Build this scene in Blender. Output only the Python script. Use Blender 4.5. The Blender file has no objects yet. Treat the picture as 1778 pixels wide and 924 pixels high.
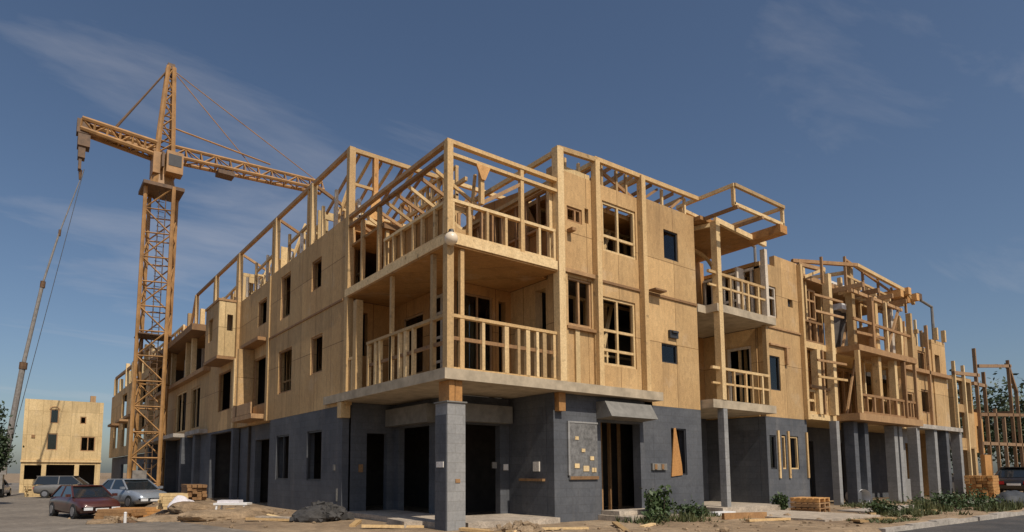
import bpy, bmesh, math, random
from mathutils import Vector, Matrix
R = math.radians
rnd = random.Random(7)
S = bpy.context.scene
COL = S.collection

# ------------------------------------------------------------------ materials
def new_mat(name):
    m = bpy.data.materials.new(name); m.use_nodes = True
    nt = m.node_tree
    b = nt.nodes['Principled BSDF']
    return m, nt, b
def N(nt, typ, **kw):
    n = nt.nodes.new(typ)
    for k, v in kw.items(): setattr(n, k, v)
    return n
def L(nt, a, b): nt.links.new(a, b)
def ramp(nt, src, stops):
    r = N(nt, 'ShaderNodeValToRGB')
    e = r.color_ramp.elements
    while len(e) < len(stops): e.new(0.5)
    for i, (p, c) in enumerate(stops):
        e[i].position = p
        e[i].color = (c[0], c[1], c[2], 1) if isinstance(c, (tuple, list)) else (c, c, c, 1)
    L(nt, src, r.inputs[0]); return r
def noise(nt, vec, scale, detail=4, rough=.6):
    n = N(nt, 'ShaderNodeTexNoise'); n.inputs['Scale'].default_value = scale
    n.inputs['Detail'].default_value = detail; n.inputs['Roughness'].default_value = rough
    if vec is not None: L(nt, vec, n.inputs['Vector'])
    return n
def mixc(nt, fac, a, b, mode='MIX'):
    m = N(nt, 'ShaderNodeMix', data_type='RGBA', blend_type=mode)
    if isinstance(fac, (int, float)): m.inputs[0].default_value = fac
    else: L(nt, fac, m.inputs[0])
    for i, v in ((6, a), (7, b)):
        if isinstance(v, (tuple, list)): m.inputs[i].default_value = (v[0], v[1], v[2], 1)
        else: L(nt, v, m.inputs[i])
    return m.outputs[2]
def pos(nt): return N(nt, 'ShaderNodeNewGeometry').outputs['Position']
def mapped(nt, vec, scale=(1, 1, 1), loc=(0, 0, 0)):
    m = N(nt, 'ShaderNodeMapping'); L(nt, vec, m.inputs['Vector'])
    m.inputs['Scale'].default_value = scale; m.inputs['Location'].default_value = loc
    return m.outputs[0]
def wallvec(nt):           # (x + y, z) of the world point: works on every axis aligned wall
    s = N(nt, 'ShaderNodeSeparateXYZ'); L(nt, pos(nt), s.inputs[0])
    a = N(nt, 'ShaderNodeMath', operation='ADD'); L(nt, s.outputs[0], a.inputs[0]); L(nt, s.outputs[1], a.inputs[1])
    c = N(nt, 'ShaderNodeCombineXYZ'); L(nt, a.outputs[0], c.inputs[0]); L(nt, s.outputs[2], c.inputs[1])
    return c.outputs[0]
def bump(nt, b, h, strength=.3, dist=.02):
    n = N(nt, 'ShaderNodeBump'); n.inputs['Strength'].default_value = strength; n.inputs['Distance'].default_value = dist
    L(nt, h, n.inputs['Height']); L(nt, n.outputs[0], b.inputs['Normal'])

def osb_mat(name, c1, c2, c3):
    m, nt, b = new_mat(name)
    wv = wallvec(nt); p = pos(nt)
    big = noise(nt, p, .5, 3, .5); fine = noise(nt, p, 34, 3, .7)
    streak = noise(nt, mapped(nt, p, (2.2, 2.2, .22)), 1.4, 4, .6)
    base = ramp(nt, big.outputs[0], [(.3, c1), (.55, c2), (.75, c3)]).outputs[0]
    f = ramp(nt, fine.outputs[0], [(.3, .80), (.7, 1.15)]).outputs[0]
    col = mixc(nt, 1, base, f, 'MULTIPLY')
    vo = N(nt, 'ShaderNodeTexVoronoi'); vo.inputs['Scale'].default_value = 9; vo.inputs['Randomness'].default_value = 1
    dn = noise(nt, p, 2.5, 2, .5)
    L(nt, mixc(nt, .12, mapped(nt, p, (1.7, 1.7, .8)), dn.outputs['Color'], 'ADD'), vo.inputs['Vector'])
    sv = N(nt, 'ShaderNodeSeparateColor'); L(nt, vo.outputs['Color'], sv.inputs[0])
    col = mixc(nt, 1, col, ramp(nt, sv.outputs[0], [(0, .90), (1, 1.08)]).outputs[0], 'MULTIPLY')
    st = ramp(nt, streak.outputs[0], [(.52, 0.), (.78, .6)])
    col = mixc(nt, st.outputs[0], col, tuple(v * .5 for v in c1))
    dust = noise(nt, p, 1.1, 5, .65)
    col = mixc(nt, ramp(nt, dust.outputs[0], [(.58, 0.), (.8, .45)]).outputs[0], col, (.60, .50, .38))
    oi = N(nt, 'ShaderNodeObjectInfo')
    col = mixc(nt, 1, col, ramp(nt, oi.outputs['Random'], [(0, .90), (1, 1.06)]).outputs[0], 'MULTIPLY')
    br = N(nt, 'ShaderNodeTexBrick'); L(nt, wv, br.inputs['Vector'])
    br.inputs['Scale'].default_value = 1; br.inputs['Mortar Size'].default_value = .011
    br.inputs['Brick Width'].default_value = 1.22; br.inputs['Row Height'].default_value = 2.44; br.offset = 0
    br.inputs['Color1'].default_value = (1.07, 1.06, 1.04, 1); br.inputs['Color2'].default_value = (.85, .84, .82, 1)
    br.inputs['Mortar'].default_value = (.42, .37, .30, 1); br.inputs['Bias'].default_value = .1
    col = mixc(nt, 1, col, br.outputs['Color'], 'MULTIPLY')
    L(nt, col, b.inputs['Base Color']); b.inputs['Roughness'].default_value = .8
    bump(nt, b, fine.outputs[0], .35, .01)
    return m
def lumber_mat(name, c1, c2, rough=.75):
    m, nt, b = new_mat(name)
    oi = N(nt, 'ShaderNodeObjectInfo')
    p = pos(nt)
    n1 = noise(nt, mapped(nt, p, (1, 1, .35)), 3.5, 5, .7); n2 = noise(nt, p, 22, 3, .6)
    col = ramp(nt, n1.outputs[0], [(.3, c1), (.7, c2)]).outputs[0]
    v = ramp(nt, oi.outputs['Random'], [(0, (.58, .54, .50)), (.35, (.9, .82, .72)), (.7, (1.0, 1.0, 1.0)), (1, (1.18, 1.2, 1.25))]).outputs[0]
    col = mixc(nt, 1, col, v, 'MULTIPLY')
    kn = noise(nt, p, 5.5, 2, .5)
    col = mixc(nt, ramp(nt, kn.outputs[0], [(.66, 0.), (.74, .7)]).outputs[0], col, tuple(v_ * .35 for v_ in c1))
    col = mixc(nt, 1, col, ramp(nt, n2.outputs[0], [(.3, .78), (.7, 1.12)]).outputs[0], 'MULTIPLY')
    L(nt, col, b.inputs['Base Color']); b.inputs['Roughness'].default_value = rough
    bump(nt, b, n2.outputs[0], .3, .008)
    return m
def block_mat(name, c1, c2):
    m, nt, b = new_mat(name)
    wv = wallvec(nt); p = pos(nt)
    n1 = noise(nt, p, .8, 5, .65); n2 = noise(nt, p, 14, 4, .7)
    n3 = noise(nt, mapped(nt, p, (1.6, 1.6, .25)), 1.1, 4, .6)
    col = ramp(nt, n1.outputs[0], [(.3, c1), (.72, c2)]).outputs[0]
    col = mixc(nt, ramp(nt, n3.outputs[0], [(.54, 0.), (.8, .38)]).outputs[0], col, (.22, .205, .19))
    ns = noise(nt, p, 2.1, 6, .7)
    col = mixc(nt, ramp(nt, ns.outputs[0], [(.6, 0.), (.72, .5)]).outputs[0], col, tuple(v * .55 for v in c1))
    br = N(nt, 'ShaderNodeTexBrick'); L(nt, wv, br.inputs['Vector'])
    br.inputs['Scale'].default_value = 1; br.inputs['Mortar Size'].default_value = .010
    br.inputs['Brick Width'].default_value = .4; br.inputs['Row Height'].default_value = .2
    br.inputs['Color1'].default_value = (1.05, 1.05, 1.05, 1); br.inputs['Color2'].default_value = (.90, .90, .90, 1)
    br.inputs['Mortar'].default_value = (.86, .85, .83, 1)
    col = mixc(nt, 1, col, br.outputs['Color'], 'MULTIPLY')
    col = mixc(nt, 1, col, ramp(nt, n2.outputs[0], [(.3, .85), (.7, 1.12)]).outputs[0], 'MULTIPLY')
    L(nt, col, b.inputs['Base Color']); b.inputs['Roughness'].default_value = .85
    bump(nt, b, n2.outputs[0], .3, .01)
    return m
def plain_mat(name, c, rough=.6, metal=0, var=.25, scale=4, coat=0):
    m, nt, b = new_mat(name)
    n1 = noise(nt, pos(nt), scale, 5, .65)
    lo = tuple(v * (1 - var) for v in c); hi = tuple(min(1, v * (1 + var)) for v in c)
    col = ramp(nt, n1.outputs[0], [(.3, lo), (.7, hi)]).outputs[0]
    L(nt, col, b.inputs['Base Color']); b.inputs['Roughness'].default_value = rough; b.inputs['Metallic'].default_value = metal
    if coat: b.inputs['Coat Weight'].default_value = coat
    return m
def glass_mat(name, tint=(.55, .68, .72)):
    m = bpy.data.materials.new(name); m.use_nodes = True; nt = m.node_tree
    nt.nodes.clear()
    out = N(nt, 'ShaderNodeOutputMaterial'); mx = N(nt, 'ShaderNodeMixShader')
    fr = N(nt, 'ShaderNodeFresnel'); fr.inputs['IOR'].default_value = 1.6
    tr = N(nt, 'ShaderNodeBsdfTransparent'); tr.inputs[0].default_value = (*tint, 1)
    gl = N(nt, 'ShaderNodeBsdfGlossy'); gl.inputs['Roughness'].default_value = .03
    L(nt, fr.outputs[0], mx.inputs[0]); L(nt, tr.outputs[0], mx.inputs[1]); L(nt, gl.outputs[0], mx.inputs[2]); L(nt, mx.outputs[0], out.inputs[0])
    return m
def ground_mat(name, c1, c2, c3, bs=.5):
    m, nt, b = new_mat(name); p = pos(nt)
    n1 = noise(nt, p, .35, 6, .65); n2 = noise(nt, p, 3.2, 6, .7); n3 = noise(nt, p, 28, 4, .7)
    col = ramp(nt, n1.outputs[0], [(.3, c1), (.5, c2), (.7, c3)]).outputs[0]
    col = mixc(nt, 1, col, ramp(nt, n2.outputs[0], [(.28, .55), (.7, 1.25)]).outputs[0], 'MULTIPLY')
    col = mixc(nt, 1, col, ramp(nt, n3.outputs[0], [(.3, .7), (.7, 1.25)]).outputs[0], 'MULTIPLY')
    L(nt, col, b.inputs['Base Color']); b.inputs['Roughness'].default_value = .92
    a = N(nt, 'ShaderNodeMath', operation='ADD'); L(nt, n2.outputs[0], a.inputs[0])
    k = N(nt, 'ShaderNodeMath', operation='MULTIPLY'); L(nt, n3.outputs[0], k.inputs[0]); k.inputs[1].default_value = .4
    L(nt, k.outputs[0], a.inputs[1]); bump(nt, b, a.outputs[0], bs, .06)
    return m
def leaf_mat(name, c1, c2):
    m, nt, b = new_mat(name)
    n1 = noise(nt, pos(nt), 1.6, 3, .6)
    L(nt, ramp(nt, n1.outputs[0], [(.3, c1), (.7, c2)]).outputs[0], b.inputs['Base Color'])
    b.inputs['Roughness'].default_value = .6
    return m

OSB = osb_mat('osb_sheathing', (.49, .305, .135), (.555, .36, .165), (.62, .42, .205))
OSB_PALE = osb_mat('pale_sheathing', (.58, .42, .21), (.66, .49, .255), (.72, .54, .29))
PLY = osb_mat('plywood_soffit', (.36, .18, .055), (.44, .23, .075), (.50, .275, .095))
LUM = lumber_mat('framing_lumber', (.56, .385, .185), (.72, .53, .28))
LUM_D = lumber_mat('weathered_lumber', (.30, .17, .08), (.46, .28, .13))
SKEL = lumber_mat('grey_brown_lumber', (.20, .12, .065), (.33, .20, .10))
LUM_O = lumber_mat('orange_lumber', (.48, .25, .085), (.62, .34, .12))
WHITEWOOD = lumber_mat('primed_lumber', (.60, .55, .48), (.76, .72, .66))
GREY = block_mat('grey_block', (.062, .068, .080), (.112, .117, .128))
GREY_L = block_mat('pale_grey_block', (.23, .23, .228), (.31, .305, .295))
PATCH = plain_mat('rough_render', (.15, .148, .145), .95, var=.45, scale=9)
HEADER = plain_mat('grey_header', (.19, .18, .16), .8)
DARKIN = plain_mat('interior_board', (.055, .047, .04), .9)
SLAB = plain_mat('slab_edge', (.40, .33, .235), .85, var=.3, scale=2.5)
CONC = ground_mat('concrete', (.36, .30, .24), (.45, .38, .30), (.50, .43, .35), .2)
DARKFR = plain_mat('dark_frame', (.03, .03, .033), .5)
GLASS = glass_mat('window_glass')
WHITE = plain_mat('white_paint', (.72, .71, .70), .6, var=.12)
CRANE = plain_mat('crane_yellow', (.35, .19, .07), .55, var=.35, scale=1.2)
CRANE_D = plain_mat('crane_dark', (.12, .065, .03), .6, var=.4)
STEEL = plain_mat('boom_steel', (.23, .21, .19), .5, .2, var=.3)
CABLE = plain_mat('wire_rope', (.06, .06, .065), .5, .3)
RUBBER = plain_mat('rubber', (.02, .02, .02), .85)
RIM = plain_mat('wheel_rim', (.35, .35, .37), .35, .8)
LAMPG = plain_mat('headlight_glass', (.7, .72, .75), .15)
REDL = plain_mat('tail_lamp', (.35, .02, .02), .25)
DARKRUB = plain_mat('dark_rubble', (.05, .047, .045), .9, var=.5, scale=6)
BROWNRUB = plain_mat('brown_rubble', (.13, .085, .05), .9, var=.5, scale=6)
TARP = plain_mat('dark_tarpaulin', (.035, .04, .048), .7, var=.4)
TARP_G = plain_mat('grey_sheeting', (.085, .075, .07), .75, var=.35)
BAG = plain_mat('white_bag', (.66, .63, .66), .8, var=.2, scale=7)
DIRT = ground_mat('site_dirt', (.19, .13, .078), (.29, .205, .125), (.38, .285, .185))
DUSTROAD = ground_mat('dusty_road', (.15, .128, .105), (.20, .17, .138), (.25, .215, .175), .25)
ASPH = ground_mat('asphalt', (.045, .045, .047), (.06, .058, .058), (.10, .085, .075), .25)
KERB = ground_mat('kerb_stone', (.33, .29, .25), (.40, .36, .31), (.46, .41, .36), .2)
GRASSM = leaf_mat('grass_blades', (.035, .06, .015), (.12, .115, .04))
LEAF = leaf_mat('shrub_leaves', (.02, .045, .012), (.065, .10, .03))
LEAFD = leaf_mat('tree_leaves', (.018, .035, .014), (.05, .075, .028))
BARK = plain_mat('bark', (.09, .065, .045), .9)
BRASS = plain_mat('lamp_globe', (.78, .66, .50), .3, var=.1)

# ------------------------------------------------------------------ mesh helper
class MB:
    def __init__(s): s.bm = bmesh.new()
    def box(s, x0, x1, y0, y1, z0, z1, M=None):
        v = [s.bm.verts.new(M @ Vector(c) if M else c) for c in
             ((x0, y0, z0), (x1, y0, z0), (x1, y1, z0), (x0, y1, z0), (x0, y0, z1), (x1, y0, z1), (x1, y1, z1), (x0, y1, z1))]
        for f in ((3, 2, 1, 0), (4, 5, 6, 7), (0, 1, 5, 4), (1, 2, 6, 5), (2, 3, 7, 6), (3, 0, 4, 7)):
            s.bm.faces.new([v[i] for i in f])
        return s
    def bar(s, a, b, w, h=None, up=(0, 0, 1)):      # rectangular bar from a to b
        a = Vector(a); b = Vector(b); h = h or w
        d = (b - a); ln = d.length; d.normalize()
        u = Vector(up)
        if abs(d.dot(u)) > .98: u = Vector((0, 1, 0))
        sd = d.cross(u).normalized(); u2 = sd.cross(d)
        M = Matrix((sd, d, u2)).transposed().to_4x4(); M.translation = a
        return s.box(-w / 2, w / 2, 0, ln, -h / 2, h / 2, M)
    def prism(s, pts, z0, z1):
        lo = [s.bm.verts.new((x, y, z0)) for x, y in pts]; hi = [s.bm.verts.new((x, y, z1)) for x, y in pts]
        n = len(pts)
        s.bm.faces.new(hi); s.bm.faces.new(lo[::-1])
        for i in range(n): s.bm.faces.new((lo[i], lo[(i + 1) % n], hi[(i + 1) % n], hi[i]))
        return s
    def plate(s, pts, v):            # flat polygon given a thickness vector
        v = Vector(v); a = [s.bm.verts.new(p) for p in pts]; b = [s.bm.verts.new(Vector(p) + v) for p in pts]; n = len(pts)
        s.bm.faces.new(a); s.bm.faces.new(b[::-1])
        for i in range(n): s.bm.faces.new((a[i], b[i], b[(i + 1) % n], a[(i + 1) % n]))
        return s
    def quad(s, *p): s.bm.faces.new([s.bm.verts.new(q) for q in p]); return s
    def tube(s, a, b, r0, r1=None, n=8, caps=True):
        a = Vector(a); b = Vector(b); r1 = r0 if r1 is None else r1
        d = (b - a).normalized(); u = Vector((0, 0, 1)) if abs(d.z) < .95 else Vector((1, 0, 0))
        e1 = d.cross(u).normalized(); e2 = d.cross(e1)
        A = []; B = []
        for i in range(n):
            t = 2 * math.pi * i / n; o = e1 * math.cos(t) + e2 * math.sin(t)
            A.append(s.bm.verts.new(a + o * r0)); B.append(s.bm.verts.new(b + o * r1))
        for i in range(n): s.bm.faces.new((A[i], A[(i + 1) % n], B[(i + 1) % n], B[i]))
        if caps: s.bm.faces.new(A[::-1]); s.bm.faces.new(B)
        return s
    def blob(s, c, rx, ry, rz, seed=0, amp=.25, sub=3, flat=-.35):
        r = random.Random(seed); tmp = bmesh.new(); bmesh.ops.create_icosphere(tmp, subdivisions=sub, radius=1)
        ph = [(Vector((r.gauss(0, 1), r.gauss(0, 1), r.gauss(0, 1))) * 2.0, r.random() * 6) for _ in range(7)]
        vm = {}
        for v in tmp.verts:
            k = 1 + amp * sum(math.sin(v.co.dot(w) + q) for w, q in ph) / 4 + r.uniform(-.3, .3) * amp * .35
            p = v.co * k
            vm[v.index] = s.bm.verts.new((c[0] + p.x * rx, c[1] + p.y * ry, c[2] + max(p.z, flat) * rz))
        for f in tmp.faces: s.bm.faces.new([vm[v.index] for v in f.verts])
        tmp.free(); return s
    def build(s, name, mat, parent=None, smooth=False, fix=True):
        if fix: bmesh.ops.recalc_face_normals(s.bm, faces=s.bm.faces)
        me = bpy.data.meshes.new(name)
        off = Vector((0, 0, 0))
        q = parent
        if parent is not None: off = Vector(root_of(parent)['base_'])
        if off.length: bmesh.ops.translate(s.bm, verts=s.bm.verts, vec=-off)
        s.bm.to_mesh(me); s.bm.free()
        me.materials.append(mat)
        if smooth:
            for p in me.polygons: p.use_smooth = True
        o = bpy.data.objects.new(name, me); COL.objects.link(o)
        if parent is not None: o.parent = parent
        return o
def root_of(o):
    while o.parent: o = o.parent
    return o
def thing(name, label, cat, loc=(0, 0, 0), rz=0, group=None):
    o = bpy.data.objects.new(name, None); COL.objects.link(o); o.empty_display_size = .3
    o.location = loc; o.rotation_euler.z = rz
    o['base_'] = tuple(loc) if rz == 0 else (0, 0, 0)
    o['label'] = label; o['category'] = cat
    if group: o['group'] = group
    return o
def tag(o, label=None, cat=None, group=None, kind=None):
    if label: o['label'] = label
    if cat: o['category'] = cat
    if group: o['group'] = group
    if kind: o['kind'] = kind
    return o
def solo(mb, name, mat, label, cat, base, group=None, rz=0, smooth=False):   # a thing of one mesh, built round its own base
    o = mb.build(name, mat, None, smooth); o.location = base; o.rotation_euler.z = rz
    return tag(o, label, cat, group)
def copy_thing(o, loc, rz, label=None, group=None):
    c = o.copy(); COL.objects.link(c); c.location = loc; c.rotation_euler.z = rz
    if label: c['label'] = label
    if group: c['group'] = group
    for ch in list(o.children):
        k = ch.copy(); COL.objects.link(k); k.parent = c
        for g in list(ch.children):
            h = g.copy(); COL.objects.link(h); h.parent = k
    return c

# ------------------------------------------------------------------ building helpers
def wall(root, axis, c, t, a0, a1, z0, z1, holes=(), mat=None, name='wall'):
    """a wall along `axis` ('x' or 'y') whose outer face is at c, inner face at c+t, with rectangular openings"""
    A = sorted({a0, a1} | {v for h in holes for v in h[:2] if a0 < v < a1})
    Z = sorted({z0, z1} | {v for h in holes for v in h[2:4] if z0 < v < z1})
    def solid(i, j):
        if not (0 <= i < len(A) - 1 and 0 <= j < len(Z) - 1): return False
        x = (A[i] + A[i + 1]) / 2; z = (Z[j] + Z[j + 1]) / 2
        return not any(h[0] < x < h[1] and h[2] < z < h[3] for h in holes)
    mb = MB()
    P = (lambda a, d, z: (a, d, z)) if axis == 'x' else (lambda a, d, z: (d, a, z))
    d0, d1 = c, c + t
    for i in range(len(A) - 1):
        for j in range(len(Z) - 1):
            if not solid(i, j): continue
            l, r, b, u = A[i], A[i + 1], Z[j], Z[j + 1]
            mb.quad(P(l, d0, b), P(r, d0, b), P(r, d0, u), P(l, d0, u)); mb.quad(P(l, d1, b), P(l, d1, u), P(r, d1, u), P(r, d1, b))
            if not solid(i - 1, j): mb.quad(P(l, d0, b), P(l, d0, u), P(l, d1, u), P(l, d1, b))
            if not solid(i + 1, j): mb.quad(P(r, d0, b), P(r, d1, b), P(r, d1, u), P(r, d0, u))
            if not solid(i, j - 1): mb.quad(P(l, d0, b), P(l, d1, b), P(r, d1, b), P(r, d0, b))
            if not solid(i, j + 1): mb.quad(P(l, d0, u), P(r, d0, u), P(r, d1, u), P(l, d1, u))
    bmesh.ops.remove_doubles(mb.bm, verts=mb.bm.verts, dist=1e-4)
    return mb.build(name, mat or OSB, root)
def abox(mb, axis, a0, a1, d0, d1, z0, z1):
    if axis == 'x': return mb.box(a0, a1, d0, d1, z0, z1)
    return mb.box(d0, d1, a0, a1, z0, z1)
def window(root, axis, c, a0, a1, z0, z1, mulls=(), rails=(), fmat=None, glass=True, w=.05, d=.07, name='window', sill=False):
    """frame set into the opening; its pane is a sub-part"""
    fm = MB(); e = .003; i0 = c + .035; i1 = i0 + d
    abox(fm, axis, a0 + e, a0 + w, i0, i1, z0 + e, z1 - e); abox(fm, axis, a1 - w, a1 - e, i0, i1, z0 + e, z1 - e)
    abox(fm, axis, a0 + w, a1 - w, i0, i1, z0 + e, z0 + w); abox(fm, axis, a0 + w, a1 - w, i0, i1, z1 - w, z1 - e)
    for m in mulls: abox(fm, axis, m - w / 2, m + w / 2, i0 + .004, i1 - .004, z0 + w, z1 - w)
    for r in rails: abox(fm, axis, a0 + w, a1 - w, i0 + .008, i1 - .008, r - w / 2, r + w / 2)
    f = fm.build(name, fmat or LUM, root)
    if glass:
        g = MB(); abox(g, axis, a0 + w * .6, a1 - w * .6, i0 + d * .5, i0 + d * .5 + .006, z0 + w * .6, z1 - w * .6)
        g.build('pane', GLASS, f)
    if sill:
        s = MB(); abox(s, axis, a0 - .06, a1 + .06, c - .06, c - .002, z0 - .08, z0 - .02); s.build('sill', LUM, f)
    return f
def post(root, x, y, z0, z1, w=.16, mat=None, name='post', lean=0):
    mb = MB(); h = w / 2
    mb.bar((x, y, z0), (x + lean, y, z1), w, w)
    return mb.build(name, mat or LUM, root)
def beam(root, a, b, w=.12, h=.1, mat=None, name='beam'):
    return MB().bar(a, b, w, h).build(name, mat or LUM, root)
def stud_wall(root, axis, c, a0, a1, z0, z1, step=.55, w=.06, d=.1, mat=None, name='stud_wall', mids=(), skip=0, r=rnd):
    mb = MB(); m = mat or LUM
    abox(mb, axis, a0, a1, c, c + d, z1 - w, z1); abox(mb, axis, a0, a1, c, c + d, z0, z0 + w)
    for z in mids: abox(mb, axis, a0, a1, c + .012, c + d - .012, z - w / 2, z + w / 2)
    o = mb.build(name, m, root)
    n = max(1, round((a1 - a0) / step))
    for i in range(n + 1):
        if 0 < i < n and r.random() < skip: continue
        a = a0 + (a1 - a0) * i / n + (r.uniform(-.05, .05) if 0 < i < n else 0)
        a = min(max(a, a0 + w / 2), a1 - w / 2)
        s = MB(); abox(s, axis, a - w / 2, a + w / 2, c + .006, c + d - .006, z0 + w, z1 - w)
        s.build('stud', m, o)
    return o
def deck(root, pts, z0, z1, mat, name='floor'):
    return MB().prism(pts, z0, z1).build(name, mat, root)

# ================================================================== CORNER BUILDING
B = thing('unfinished_building', 'largest half built timber building with corner balconies over a grey block ground floor', 'building', (0, 0, 0))
# --- slabs and decks
deck(B, [(-.12, -.08), (7.05, -.08), (7.05, .29), (3.42, .29), (3.42, 1.99), (1.62, 1.99), (1.62, 5.19), (-.004, 5.19), (-.004, 6.3), (-.12, 6.3)], 3.14, 3.37, SLAB, 'balcony_slab')
deck(B, [(0, 0), (3.22, 0), (3.22, .55), (3.395, .55), (3.395, 2.19), (1.8, 2.19), (1.8, 5.19), (0, 5.19)], 6.06, 6.30, PLY, 'balcony_slab')
deck(B, [(-.02, -.03), (3.2, -.03), (3.2, -.001), (-.001, -.001), (-.001, 5.18), (-.02, 5.18)], 6.10, 6.31, LUM, 'edge_board')
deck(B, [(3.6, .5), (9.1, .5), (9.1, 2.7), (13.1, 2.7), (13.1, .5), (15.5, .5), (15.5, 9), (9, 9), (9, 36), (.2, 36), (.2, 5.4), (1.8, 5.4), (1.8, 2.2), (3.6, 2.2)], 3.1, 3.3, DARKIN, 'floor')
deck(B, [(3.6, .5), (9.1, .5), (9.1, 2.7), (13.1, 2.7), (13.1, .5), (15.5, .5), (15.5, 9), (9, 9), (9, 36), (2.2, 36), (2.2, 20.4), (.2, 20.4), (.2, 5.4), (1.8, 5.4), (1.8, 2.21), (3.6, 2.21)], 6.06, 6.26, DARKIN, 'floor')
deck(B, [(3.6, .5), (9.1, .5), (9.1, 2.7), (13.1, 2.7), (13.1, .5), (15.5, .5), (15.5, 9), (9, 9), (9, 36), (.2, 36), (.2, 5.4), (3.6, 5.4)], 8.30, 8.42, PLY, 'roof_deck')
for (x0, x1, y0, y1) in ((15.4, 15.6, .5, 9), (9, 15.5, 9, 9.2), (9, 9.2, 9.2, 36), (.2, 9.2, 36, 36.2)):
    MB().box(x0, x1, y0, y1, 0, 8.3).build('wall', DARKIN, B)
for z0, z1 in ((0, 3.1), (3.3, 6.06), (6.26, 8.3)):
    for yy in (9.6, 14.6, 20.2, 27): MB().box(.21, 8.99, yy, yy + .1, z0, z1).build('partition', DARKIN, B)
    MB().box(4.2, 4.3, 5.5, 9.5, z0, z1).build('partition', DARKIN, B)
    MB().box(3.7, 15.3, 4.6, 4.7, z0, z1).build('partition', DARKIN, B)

# --- right facade
W3 = [(3.85, 4.72, 4.9, 6.15), (5.05, 6.45, 4.0, 5.85), (7.55, 8.28, 4.32, 4.87), (7.80, 8.47, 7.42, 8.3), (5.2, 6.56, 7.1, 8.5), (3.87, 4.42, 7.62, 8.02), (4.52, 4.66, 7.7, 8.1)]
wall(B, 'x', .3, .2, 3.36, 6.72, 3.38, 8.92, [h for h in W3 if h[1] < 6.7], OSB)
wall(B, 'x', .3, .2, 6.725, 9.3, 3.05, 9.02, [h for h in W3 if h[0] > 6.7], OSB)
window(B, 'x', .3, 5.05, 6.45, 4.0, 5.85, (5.74,), (4.42, 4.95), LUM, False, .07)
window(B, 'x', .3, 7.55, 8.28, 4.32, 4.87, (), (), DARKFR, True, .04)
window(B, 'x', .3, 7.80, 8.47, 7.42, 8.3, (), (), DARKFR, True, .04)
window(B, 'x', .3, 5.2, 6.56, 7.1, 8.5, (5.85,), (7.55,), LUM, False, .07)
window(B, 'x', .3, 3.85, 4.72, 4.9, 6.15, (4.28,), (), LUM_D, False, .06)
window(B, 'x', .3, 3.87, 4.42, 7.62, 8.02, (4.2,), (), LUM_D, False, .06)
MB().box(7.86, 8.24, .22, .296, 5.06, 5.28).box(7.92, 8.18, .16, .219, 5.2, 5.26).build('vent', DARKFR, B)
MB().box(4.76, 4.98, .24, .296, 3.4, 4.85).build('trim_gap_board', LUM, B)
MB().box(3.66, 3.80, .24, .296, 3.4, 6.2).build('trim_gap_board', LUM, B)
MB().box(4.05, 4.2, .24, .296, 3.4, 4.86).build('trim_gap_board', OSB_PALE, B)
MB().box(3.5, 4.85, .2, .294, 6.22, 6.32).build('trim_gap_board', LUM_D, B)
MB().box(4.9, 9.28, .258, .296, 6.2, 6.27).build('trim_gap_board', LUM_D, B)  # dark strip drawn in place of the shadow gap at the floor line
MB().box(7.0, 7.5, .02, .257, 6.28, 6.33).build('bracket', LUM_D, B)
MB().box(3.75, 4.85, .2, .294, 4.78, 4.86).build('ledge', LUM_D, B)
MB().box(3.86, 4.0, .1, .29, 7.3, 7.38).build('bracket', LUM_D, B)
for x, z1 in ((4.86, 9.45), (6.72, 9.55)):
    post(B, x, .2, 3.38, z1, .17)
post(B, 3.34, .06, 3.38, 9.28, .21)
# the top frame above the right facade
for a, b in (((3.34, .06, 9.28), (4.9, .2, 9.48)), ((4.8, .2, 9.5), (9.5, .25, 9.62)), ((3.34, .06, 9.2), (3.34, 2.7, 9.2)), ((3.34, 2.7, 9.2), (3.34, 5.1, 9.2)),
             ((4.86, .2, 9.42), (4.86, 3.2, 9.42)), ((6.72, .2, 9.5), (6.72, 3.2, 9.5)), ((4.86, 3.2, 9.44), (9.4, 3.2, 9.6))):
    beam(B, a, b, .1, .12)
for x in (5.3, 5.9, 6.3, 7.9, 9.0): post(B, x, .4, 8.93 if x < 6.7 else 9.03, 9.56, .07)
for x in (4.4, 3.9): post(B, x, .38, 8.93, 9.32, .07)
for x in (4.86, 5.9, 6.72, 7.9, 9.2): post(B, x, 3.2, 8.42, 9.5, .09)
beam(B, (5.2, .42, 9.42), (6.6, .42, 8.96), .06, .09, LUM_D, 'brace')
MB().box(3.6, 4.75, .32, .48, 8.921, 9.06).build('parapet', OSB_PALE, B)

# --- right facade, grey ground floor
G1 = [(4.95, 6.5, .0, 2.5), (7.85, 8.55, 1.12, 2.45)]
wall(B, 'x', .3, .25, 3.3, 9.3, -.3, 3.13, [G1[0]], GREY)if False else None
wall(B, 'x', .3, .25, 3.3, 7.06, -.4, 3.135, [(4.95, 6.5, -.4, 2.5)], GREY, 'block_wall')
wall(B, 'x', .3, .25, 7.065, 9.3, -.4, 3.045, [(7.85, 8.55, 1.12, 2.45)], GREY, 'block_wall')
wall(B, 'y', 3.3, .25, .56, 1.99, -.4, 3.13, [], GREY, 'block_wall')
hb = MB()
for q in (((4.82, -.32, 2.62), (6.62, -.32, 2.62), (6.62, .295, 2.98), (4.82, .295, 2.98)),):
    pass
hb.bm.free(); hb = MB()
prof = [(-.22, 2.60), (.294, 2.56), (.294, 3.0), (.0, 3.0)]
lo = [hb.bm.verts.new((4.80, y, z)) for y, z in prof]; hi = [hb.bm.verts.new((6.62, y, z)) for y, z in prof]
hb.bm.faces.new(lo); hb.bm.faces.new(hi[::-1])
for i in range(4): hb.bm.faces.new((lo[i], hi[i], hi[(i + 1) % 4], lo[(i + 1) % 4]))
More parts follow.
